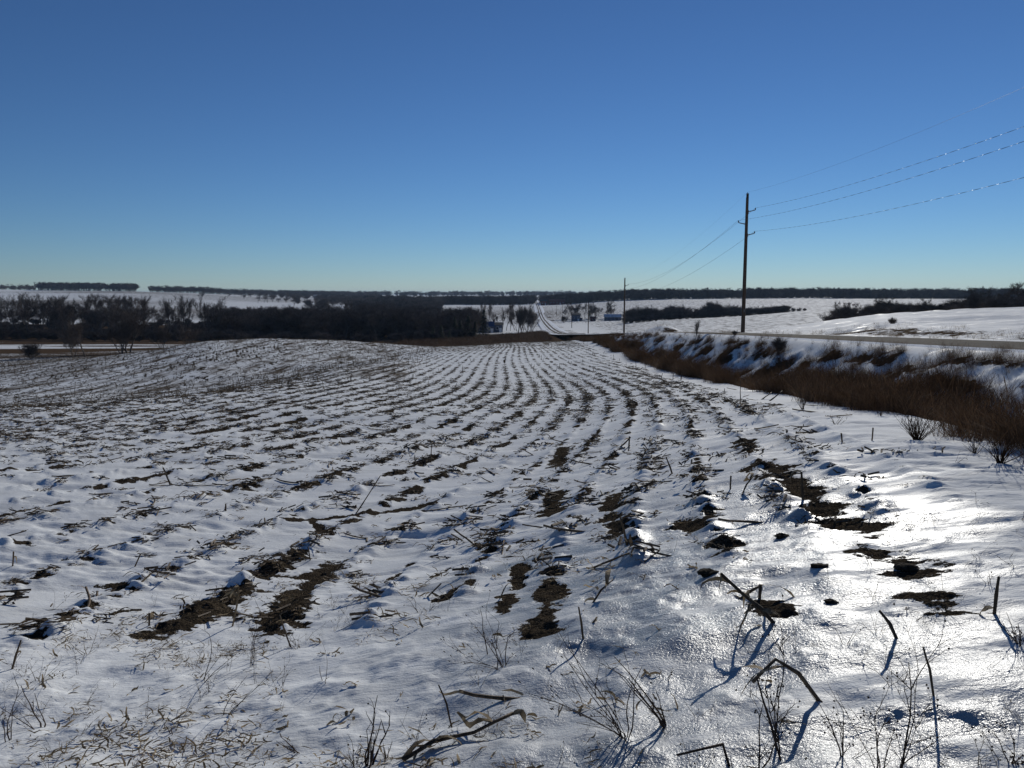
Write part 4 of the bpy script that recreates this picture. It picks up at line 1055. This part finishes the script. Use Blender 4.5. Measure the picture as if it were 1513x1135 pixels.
# ---------------------------------------------------------------- dry weeds in the foreground
def weed_mb(rnd, h, n, spread, r0=.0035, kids=3, heavy=False):
    m = MB()
    def tw(p, d, L, r, lev):
        q = p.copy(); pts = [p]; k = 5
        for i in range(k):
            d = (d+Vector((rnd.gauss(0, .12), rnd.gauss(0, .12), rnd.gauss(0, .08)-(.05 if heavy else 0)))).normalized(); q = q+d*L/k; pts.append(q.copy())
        m.tube(pts, [r*(1-.65*i/k) for i in range(k+1)], 3 if lev else 5, cap=False)
        if lev < 2:
            for c in range(rnd.randint(kids-1, kids+1)):
                i = rnd.randint(1, k); a = rnd.uniform(0, 6.28)
                tw(pts[i], (d+Vector((math.cos(a), math.sin(a), rnd.uniform(-.1, .7)))*.75).normalized(), L*rnd.uniform(.25, .55), r*.55, lev+1)
        elif rnd.random() < .35:
            e = pts[-1]; m.tube([e-Vector((0, 0, .004)), e, e+Vector((0, 0, .004))], [.001, .0042, .001], 4, cap=False)
    for i in range(n):
        a = rnd.uniform(0, 6.28); s = abs(rnd.gauss(spread, spread*.4))
        tw(Vector((rnd.gauss(0, .01), rnd.gauss(0, .01), -.02)), Vector((math.cos(a)*s, math.sin(a)*s, 1)).normalized(), h*rnd.uniform(.55, 1.05), r0*1.0*rnd.uniform(.7, 1.2), 0)
    return m
def weed(px, py, h_px, n, spread, label, lean=(0, 0), kids=3, r0=.0035, m_=None, heavy=False, name='dry_weed'):
    p = spot(px, py); d = p.y*math.cos(PITCH)-p.z*math.sin(PITCH); h = h_px*d/FPX/.9
    mb = weed_mb(random.Random(int(px*7+py)), h, n, spread, r0, kids, heavy)
    mb.v = [(v[0]+lean[0]*max(v[2], 0), v[1]+lean[1]*max(v[2], 0), v[2]) for v in mb.v]
    o = mb.build(name, m_ or M_TWIG, None, True); o.location = p; tag(o, label, 'dry weed'); return o
weed(925, 1092, 150, 9, .45, 'large fan shaped dry weed spreading left at the bottom right of centre', (-.85, .1), 3, .003)
weed(983, 1062, 120, 5, .3, 'stiff dark weed stems leaning left beside the fan shaped weed', (-.6, .1), 1, .0055)
weed(742, 988, 75, 9, .9, 'low sprawling weed with looping twigs in the lower middle', (-.8, 0), 3, .0022, heavy=True)
weed(722, 965, 80, 1, .1, 'single wiry stem rising from the sprawling weed', (-.2, 0), 1, .003)
weed(1152, 1094, 130, 3, .10, 'tall spindly branched weed at the lower right', (0, 0), 5, .0035)
weed(1118, 1122, 95, 2, .12, 'spindly weed left of the tall branched one', (-.05, 0), 3, .003)
weed(1330, 1134, 200, 3, .16, 'tallest thin branched weed at the bottom right', (-.12, 0), 5, .0032)
weed(1300, 1120, 110, 4, .3, 'small tangled weed at the foot of the tallest weed', (-.3, 0), 3, .0025)
weed(1240, 1105, 85, 4, .35, 'dry weed with bent twigs between the two tall weeds', (-.3, 0), 3, .0028)
weed(1490, 1110, 60, 6, .6, 'curled dry weed at the right edge', (-.6, 0), 3, .0025)
weed(1505, 950, 45, 8, .7, 'tangled brown weed clump at the right edge below the lone stub', (-.3, 0), 2, .0025)
weed(545, 1132, 95, 7, .35, 'clump of dark bent stems at the bottom left of centre', (.05, 0), 1, .0045)
weed(525, 1130, 40, 10, .5, 'short tan grass tuft at the foot of the dark bent stems', (0, 0), 1, .002, M_TAN, name='grass_tuft')
weed(60, 1068, 60, 3, .9, 'long curved weed stems arching right at the left edge', (-1.2, 0), 1, .004)
weed(10, 1090, 80, 3, .5, 'dry weed at the lower left corner', (.3, 0), 2, .003)
weed(300, 1010, 70, 4, .8, 'wiry weed lying half flat in the left foreground', (.6, 0), 1, .003)
weed(372, 985, 75, 3, .25, 'upright wiry stems in the left foreground', (.2, 0), 1, .003)
weed(335, 1050, 60, 3, .6, 'thin straight twigs slanting right in the left foreground', (.9, 0), 1, .003)
weed(260, 1075, 45, 4, .7, 'small dry weed by a dent in the snow', (.5, 0), 1, .0025)
weed(130, 970, 50, 6, .8, 'low dry grass on the left headland', (.3, 0), 1, .002, M_TAN, name='grass_tuft')
weed(60, 1015, 45, 9, .8, 'flattened tan grass tuft at the left edge', (.5, 0), 1, .0018, M_TAN, name='grass_tuft')
weed(480, 1010, 40, 3, .4, 'small forked weed left of the open snow', (.1, 0), 2, .0025)
weed(985, 990, 25, 3, .4, 'small dark twig clump on the snow crust', (0, 0), 2, .0025)
weed(620, 905, 30, 3, .6, 'sparse twigs above a snow tail left of centre', (.3, 0), 1, .0022)
weed(1460, 865, 28, 3, .5, 'few thin twigs behind the lone right hand stub', (-.3, 0), 1, .002)
weed(440, 1100, 45, 4, .8, 'crossed dry stems lying at the bottom left of centre', (-.9, 0), 0+1, .004)
weed(570, 1120, 28, 8, .5, 'pale grass scraps among the bottom stems', (0, 0), 1, .0018, M_TAN, name='grass_tuft')
# weeds near the ditch edge at the right
weed(1355, 652, 48, 45, .55, 'broad brown bush of dry weed in front of the ditch', (0, 0), 2, .004, M_GRASS, name='weed_bush')
weed(1478, 690, 50, 26, .5, 'tangle of bent reeds and stubs at the right edge', (0, 0), 1, .005, M_GRASS, name='weed_bush')
weed(1440, 672, 28, 14, .6, 'low wiry weeds left of the tangle of reeds', (0, 0), 1, .003, name='weed_bush')
weed(1186, 605, 52, 14, .35, 'dark weed clump with one tall stem at the ditch edge', (0, 0), 2, .004, name='weed_bush')
weed(1300, 618, 22, 14, .6, 'small brown weed left of the broad bush', (0, 0), 2, .003, M_GRASS, name='weed_bush')
weed(1235, 630, 18, 8, .6, 'small sparse weed on the snow below the ditch', (0, 0), 1, .003, name='weed_bush')
for px, py, h, lab in ((1027, 520, 50, 'bare sapling rising out of the brown ditch weeds'), (1150, 522, 28, 'small bare sapling on the far bank of the ditch'), (1318, 480, 15, 'small bare bush on the snow bank across the road'), (1085, 497, 10, 'tiny bush beside the nearest pole')):
    p = at(px, py); plant_tree('poplar' if px == 1027 else 'shrub', p[0], p[1], h*p[1]/FPX, lab, name='sapling', cat='sapling')

# small scattered twigs of the headland, too many to tell apart
TW = []
for i in range(8):
    TW.append(weed_mb(random.Random(500+i), .22, 3, .9, .0016, 2, True).mesh('twig', M_TWIG if i % 2 else M_TAN))
N_ = 1500; Y = nr.uniform(1.8, 6.2, N_); X = nr.uniform(-.75, .75, N_)*Y
k = nr.random(N_) < np.clip(.10+.6*fbm(X*1.2, Y*1.2, 333, 2)+.25*(X < -.2*Y), 0, 1); X, Y = X[k], Y[k]; n = len(X)
scatter('fallen_twigs', TW, np.stack([X, Y, surf(X, Y)], 1), np.stack([nr.normal(0, .4, n), nr.normal(0, .4, n), nr.uniform(0, 6.28, n)], 1), nr.uniform(.3, .9, n), nr.integers(0, 8, n), 'fine dry twigs and grass stems poking out of the foreground snow')

STR = []
for i in range(6):
    m = MB(); r = random.Random(800+i)
    for j in range(r.randint(5, 10)): leafy(m, r, (r.gauss(0, .05), r.gauss(0, .05), .006), r.uniform(.03, .11), r.uniform(.003, .009), .9, 0)
    STR.append(m.mesh('straw', M_LEAF if i % 2 else M_TAN))
N_ = 2000; Y = nr.uniform(1.9, 6.8, N_)**1.0; X = (nr.normal(-.42, .28, N_))*Y
k = nr.random(N_) < np.clip(.15+1.0*fbm(X*1.5, Y*1.5, 334, 2), 0, 1); X, Y = X[k], Y[k]; n = len(X)
scatter('straw_litter', STR, np.stack([X, Y, surf(X, Y)+.003], 1), np.stack([nr.normal(0, .15, n), nr.normal(0, .15, n), nr.uniform(0, 6.28, n)], 1), nr.uniform(.5, 1.3, n), nr.integers(0, 6, n), 'fine tan straw and leaf scraps strewn over the foreground snow')

# ---------------------------------------------------------------- ditch grass
def tuft(seed, h, n, spread, w=.008, mt=M_GRASS):
    r = random.Random(seed); m = MB()
    for i in range(n):
        a = r.uniform(0, 6.28); s = abs(r.gauss(0, spread)); b = Vector((r.gauss(0, .14), r.gauss(0, .14), -.05)); L = h*r.uniform(.5, 1.1)
        d = Vector((math.cos(a)*s, math.sin(a)*s, 1)).normalized(); q = b; pts = [b]
        for j in range(3):
            d = (d+Vector((math.cos(a)*.12+r.gauss(0, .1), math.sin(a)*.12+r.gauss(0, .1), -.10*j))).normalized(); q = q+d*L/3; pts.append(q)
        sd = Vector((-math.sin(a)+r.gauss(0, .5), math.cos(a)+r.gauss(0, .5), 0))
        m.strip(pts, [w, w*.9, w*.7, w*(1.6 if r.random() < .25 else .3)], [sd]*4)
    return m.mesh('tuft', mt)
TF = [tuft(600+i, 1.0, 46, .45) for i in range(4)]+[tuft(610+i, .8, 44, .85) for i in range(4)]
def band_pts(n, Y0, Y1, f, power=1.0):
    Y = Y0+(Y1-Y0)*nr.random(n)**power; t = f(Y); return t+.0268*Y, Y
X, Y = band_pts(17000, 3, 190, lambda Y: nr.uniform(t_edge(Y)-.35, 9.5+.0*Y, len(Y)), 1.7)
t = t_of(X, Y); cl = fbm(X*.5, Y*.3, 341, 2)
k = nr.random(len(X)) < np.clip(1.0-.55*sm((t-7.8)/1.5)+cl*1.7-.9*sm((t_edge(Y)+.25-t)/.5), 0, 1); X, Y = X[k], Y[k]; n = len(X)
h = np.where(Y < 14, .60, .80)*nr.uniform(.5, 1.2, n)*(1+.6*fbm(X*.6, Y*.35, 343, 2))*(1-.25*sm((t_of(X, Y)-7.8)))
scatter('ditch_grass', TF, np.stack([X, Y, surf(X, Y)], 1), np.stack([nr.normal(0, .12, n), nr.normal(0, .12, n), nr.uniform(0, 6.28, n)], 1), h, nr.integers(0, 8, n), 'dense reddish brown dry grass and weeds filling the roadside ditch')
print('ditch', n)
# clumps on the bank, denser where the ground shows
X, Y = band_pts(22000, 6, 230, lambda Y: nr.uniform(8.2, 11.5, len(Y)), 1.6)
cv = cover(X, Y); k = nr.random(len(X)) < np.clip((cv[1]-.10)*2.2+.8*np.clip(fbm(X*.9, Y*.6, 345, 2)-.15, 0, 1), 0.05, .9); X, Y = X[k], Y[k]; n = len(X)
scatter('bank_grass', TF, np.stack([X, Y, surf(X, Y)], 1), np.stack([nr.normal(0, .2, n), nr.normal(0, .2, n), nr.uniform(0, 6.28, n)], 1), nr.uniform(.2, .5, n), nr.integers(0, 8, n), 'dark dry grass showing through the snow on the road bank')
# verge beyond the road
TT = [tuft(640+i, .5, 26, .5, .006, M_TAN) for i in range(4)]
X, Y = band_pts(2600, 15, 200, lambda Y: nr.uniform(17.3, 23, len(Y)), 1.3)
k = nr.random(len(X)) < np.clip(.35+.8*fbm(X*.3, Y*.12, 351, 2)-.12*(t_of(X, Y)-18), 0, 1); X, Y = X[k], Y[k]; n = len(X)
scatter('verge_grass', TT, np.stack([X, Y, surf(X, Y)], 1), np.stack([nr.normal(0, .2, n), nr.normal(0, .2, n), nr.uniform(0, 6.28, n)], 1), nr.uniform(.3, .9, n), nr.integers(0, 4, n), 'thin tan grass along the snowy verge beyond the road')
# meadow beyond the crest of the field
Y = nr.uniform(162, 290, 5000); X = nr.uniform(-.15, .06, 5000)*Y; k = t_of(X, Y) < 4.5; X, Y = X[k], Y[k]; n = len(X)
scatter('meadow_grass', TF, np.stack([X, Y, surf(X, Y)], 1), np.stack([nr.normal(0, .2, n), nr.normal(0, .2, n), nr.uniform(0, 6.28, n)], 1), np.stack([nr.uniform(1.5, 3, n)]*2+[nr.uniform(.6, 1.1, n)], 1), nr.integers(0, 8, n), 'brown grass meadow beyond the end of the corn field')
# ---------------------------------------------------------------- telling look-alikes apart
def proj(p):
    d = p[1]*math.cos(PITCH)-p[2]*math.sin(PITCH); up = p[1]*math.sin(PITCH)+p[2]*math.cos(PITCH)
    return HX+FPX*p[0]/d, HY-FPX*up/d
NEAR_MARKS = [((350, 870), 'the longest bare soil strip'), ((450, 890), 'the second bare soil strip'), ((590, 850), 'the small narrow soil patch left of centre'), ((808, 885), 'the upright soil strip in the middle'),
 ((748, 895), 'the small soil patch beside the middle strip'), ((1170, 715), 'the long dark strip on the right'), ((1210, 843), 'the flat clod on the bright snow'), ((1105, 890), 'the propped leafy stalk'),
 ((1150, 1000), 'the bent stalk shaped like an upside down V'), ((1470, 890), 'the lone stub at the right edge'), ((1315, 925), 'the split stalk leaning left'), ((900, 1050), 'the fan shaped dry weed'),
 ((720, 985), 'the sprawling looped weed'), ((675, 1095), 'the long leafy stalk at the bottom'), ((540, 1100), 'the dark bent stems at the bottom'), ((325, 1050), 'the slanting twigs in the left foreground'),
 ((60, 1050), 'the curved stems at the left edge'), ((20, 965), 'the thick stub at the lower left edge'), ((220, 915), 'the short thick stub at the end of the soil strip'), ((545, 730), 'the long slanting stalk left of centre'),
 ((638, 670), 'the tall stub in the middle of the field'), ((920, 655), 'the forked stub right of centre'), ((990, 690), 'the left leaning stub beyond the middle'), ((860, 920), 'the dark stub leaning left beside a pale stalk'),
 ((1100, 715), 'the short stub with the drooping stalk'), ((200, 828), 'the slanting stub in the left rows'), ((290, 720), 'the long flat stalk in the left rows'), ((20, 825), 'the dark stub at the left edge of the rows'),
 ((1340, 840), 'the leafy brown clod on the right'), ((1365, 885), 'the narrow soil patch below the leafy clod'), ((1375, 990), 'the thin straight stick at the lower right'), ((1330, 1050), 'the tallest thin weed at the bottom right'),
 ((1355, 640), 'the broad weed bush by the ditch'), ((1186, 590), 'the dark weed clump at the ditch edge'), ((1245, 648), 'the upright stub below the brown ditch'), ((1140, 585), 'the two slanting stalks by the ditch'),
 ((100, 700), 'the dark dashes of soil at the left'), ((440, 690), 'the open snow left of the middle stub'), ((760, 740), 'the clumps above the middle strip'), ((600, 755), 'the long soil dashes left of centre'), ((560, 960), 'the smooth open snow below the soil patches')]
FAR_MARKS = [((20, 470), 'at the left edge of the valley'), ((75, 470), 'behind the small rounded shrub'), ((118, 470), 'behind the two crooked trees'), ((190, 470), 'behind the large round tree'), ((240, 470), 'behind the left end of the snowy hump'), ((280, 470), 'behind the bushy tree by the hump'),
 ((330, 475), 'above the left shoulder of the hump'), ((390, 475), 'above the top of the snowy hump'), ((450, 475), 'above the right shoulder of the hump'), ((510, 480), 'just left of the tallest dark tree'), ((560, 480), 'around the tallest dark tree'), ((610, 480), 'just right of the tallest dark tree'), ((650, 485), 'above the small evergreens'), ((695, 485), 'at the wood end beside the blue farm house'),
 ((725, 482), 'close to the blue farm house'), ((755, 480), 'between the farm house and the roadside clump'), ((780, 478), 'beside the far road'), ((848, 465), 'behind the grey blue house'), ((875, 465), 'behind the red shed'), ((902, 465), 'behind the long low barn'),
 ((935, 460), 'at the left end by the second utility pole'), ((965, 460), 'in the first thick clump right of the second pole'), ((1000, 460), 'in the widest clump of the hedge'), ((1030, 460), 'in the dip in the middle of the hedge'), ((1060, 460), 'in the tall clump left of the nearest pole'), ((1090, 460), 'behind the nearest utility pole'), ((1120, 460), 'just right of the nearest pole'), ((1150, 460), 'where the hedge runs out to the right'),
 ((1200, 440), 'above the open bright field'), ((1235, 458), 'at the left tip of the belt'), ((1270, 458), 'near the left tip of the belt'), ((1315, 458), 'behind the small bush on the snow bank'), ((1360, 458), 'in the middle of the belt'), ((1400, 458), 'right of the middle of the belt'), ((1440, 455), 'by the tall round tree of the belt'), ((1490, 455), 'at the right edge of the picture')]
def nearest(marks, x, y, ky=1.0): return min(marks, key=lambda m: (m[0][0]-x)**2+((m[0][1]-y)*ky)**2)
bpy.context.view_layer.update()
rl = random.Random(3)
for o in list(COL.objects):
    if o.parent or 'group' not in o or 'kind' in o or o.location.y < .5: continue
    cat = o.get('category'); lab = o['label']; px, py = proj(o.location)
    if o['group'] in ('cut corn stubs standing along the near rows', 'broken corn stalks lying on the near field', 'pale curled corn leaves on the foreground snow'):
        (mx, my), nm = nearest(NEAR_MARKS, px, py, 1.6); dx, dy = px-mx, py-my
        side = ('just left of' if dx < 0 else 'just right of') if abs(dx) > abs(dy)*1.2 else ('just above' if dy < 0 else 'just below')
        if math.hypot(dx, dy) > 90: side = side.replace('just', 'well')
        if cat == 'corn stub':
            h = o.dimensions.z; look = ('short' if h < .16 else 'medium' if h < .24 else 'tall')+' cut corn stub'
        elif cat == 'corn stalk':
            a = math.degrees(o.rotation_euler.z) % 180; L = max(o.dimensions)
            look = ('short ' if L < .3 else 'long ' if L > .42 else '')+'broken stalk lying '+('across' if a < 35 or a > 145 else 'slanting' if a < 65 or a > 115 else 'pointing away')
        else: look = ('small' if o.scale.x < .75 else 'large')+' pale curled leaf'
        o['label'] = look+' '+side+' '+nm
    elif py < 545 and cat in ('tree', 'shrub'):
        w = nearest(FAR_MARKS, px, min(py, 490), .3)[1]; w = w if len(w.split()) < 9 else w
        head = lab.split(' in the ')[0].split(' at the ')[0].split(' along ')[0].split(' rising ')[0].split(' crowded ')[0].split(' between ')[0].split(' beside ')[0].split(' behind ')[0].split(' standing ')[0]
        o['label'] = head+' '+w

from collections import defaultdict
_d = defaultdict(list)
for o in COL.objects:
    if o.parent is None and 'group' in o and 'kind' not in o: _d[o['label']].append(o)
_ord = 'first second third fourth fifth sixth seventh eighth ninth tenth eleventh twelfth thirteenth fourteenth fifteenth sixteenth seventeenth eighteenth nineteenth twentieth 21st 22nd 23rd 24th 25th 26th 27th 28th 29th 30th 31st 32nd 33rd 34th 35th 36th 37th 38th 39th 40th'.split()
for lab, L in _d.items():
    if len(L) > 1:
        L.sort(key=lambda o: proj(o.location)[0])
        for i, o in enumerate(L):
            k = len(L)-1-i
            w_ = ('leftmost ' if i == 0 else 'rightmost ' if k == 0 else _ord[min(i, 39)]+' from the left: ' if i <= k else _ord[min(k, 39)]+' from the right: ')
            o['label'] = w_+lab
for o in COL.objects:
    if 'label' in o and len(o['label'].split()) > 16:
        o['label'] = o['label'].replace('pale curled leaf', 'pale leaf').replace('just ', '').replace('well ', '').replace(' at the end of the soil strip', '').replace(' beside the middle strip', '').replace(' in the left foreground', '')
        if len(o['label'].split()) > 16: o['label'] = ' '.join(o['label'].replace(': ', ' ').replace(' from the', ' from').split()[:16])

# ---------------------------------------------------------------- thin winter haze
if HAZE > 0:
    zb, zt = -20.5-1.5, 26.0
    m = MB(); m.box(-9200, 9200, -70, 9260, -26.0, 26.0)
    hm = bpy.data.materials.new('haze'); hm.use_nodes = True; nt = hm.node_tree
    for n_ in list(nt.nodes): nt.nodes.remove(n_)
    ho = nt.nodes.new('ShaderNodeOutputMaterial'); hv = nt.nodes.new('ShaderNodeVolumePrincipled')
    hv.inputs['Color'].default_value = (.50, .70, 1, 1); hv.inputs['Density'].default_value = HAZE; hv.inputs['Anisotropy'].default_value = .2
    nt.links.new(hv.outputs[0], ho.inputs['Volume'])
    o = m.build('haze', hm); tag(o, 'thin pale winter haze over the whole countryside', 'haze', None, 'stuff')
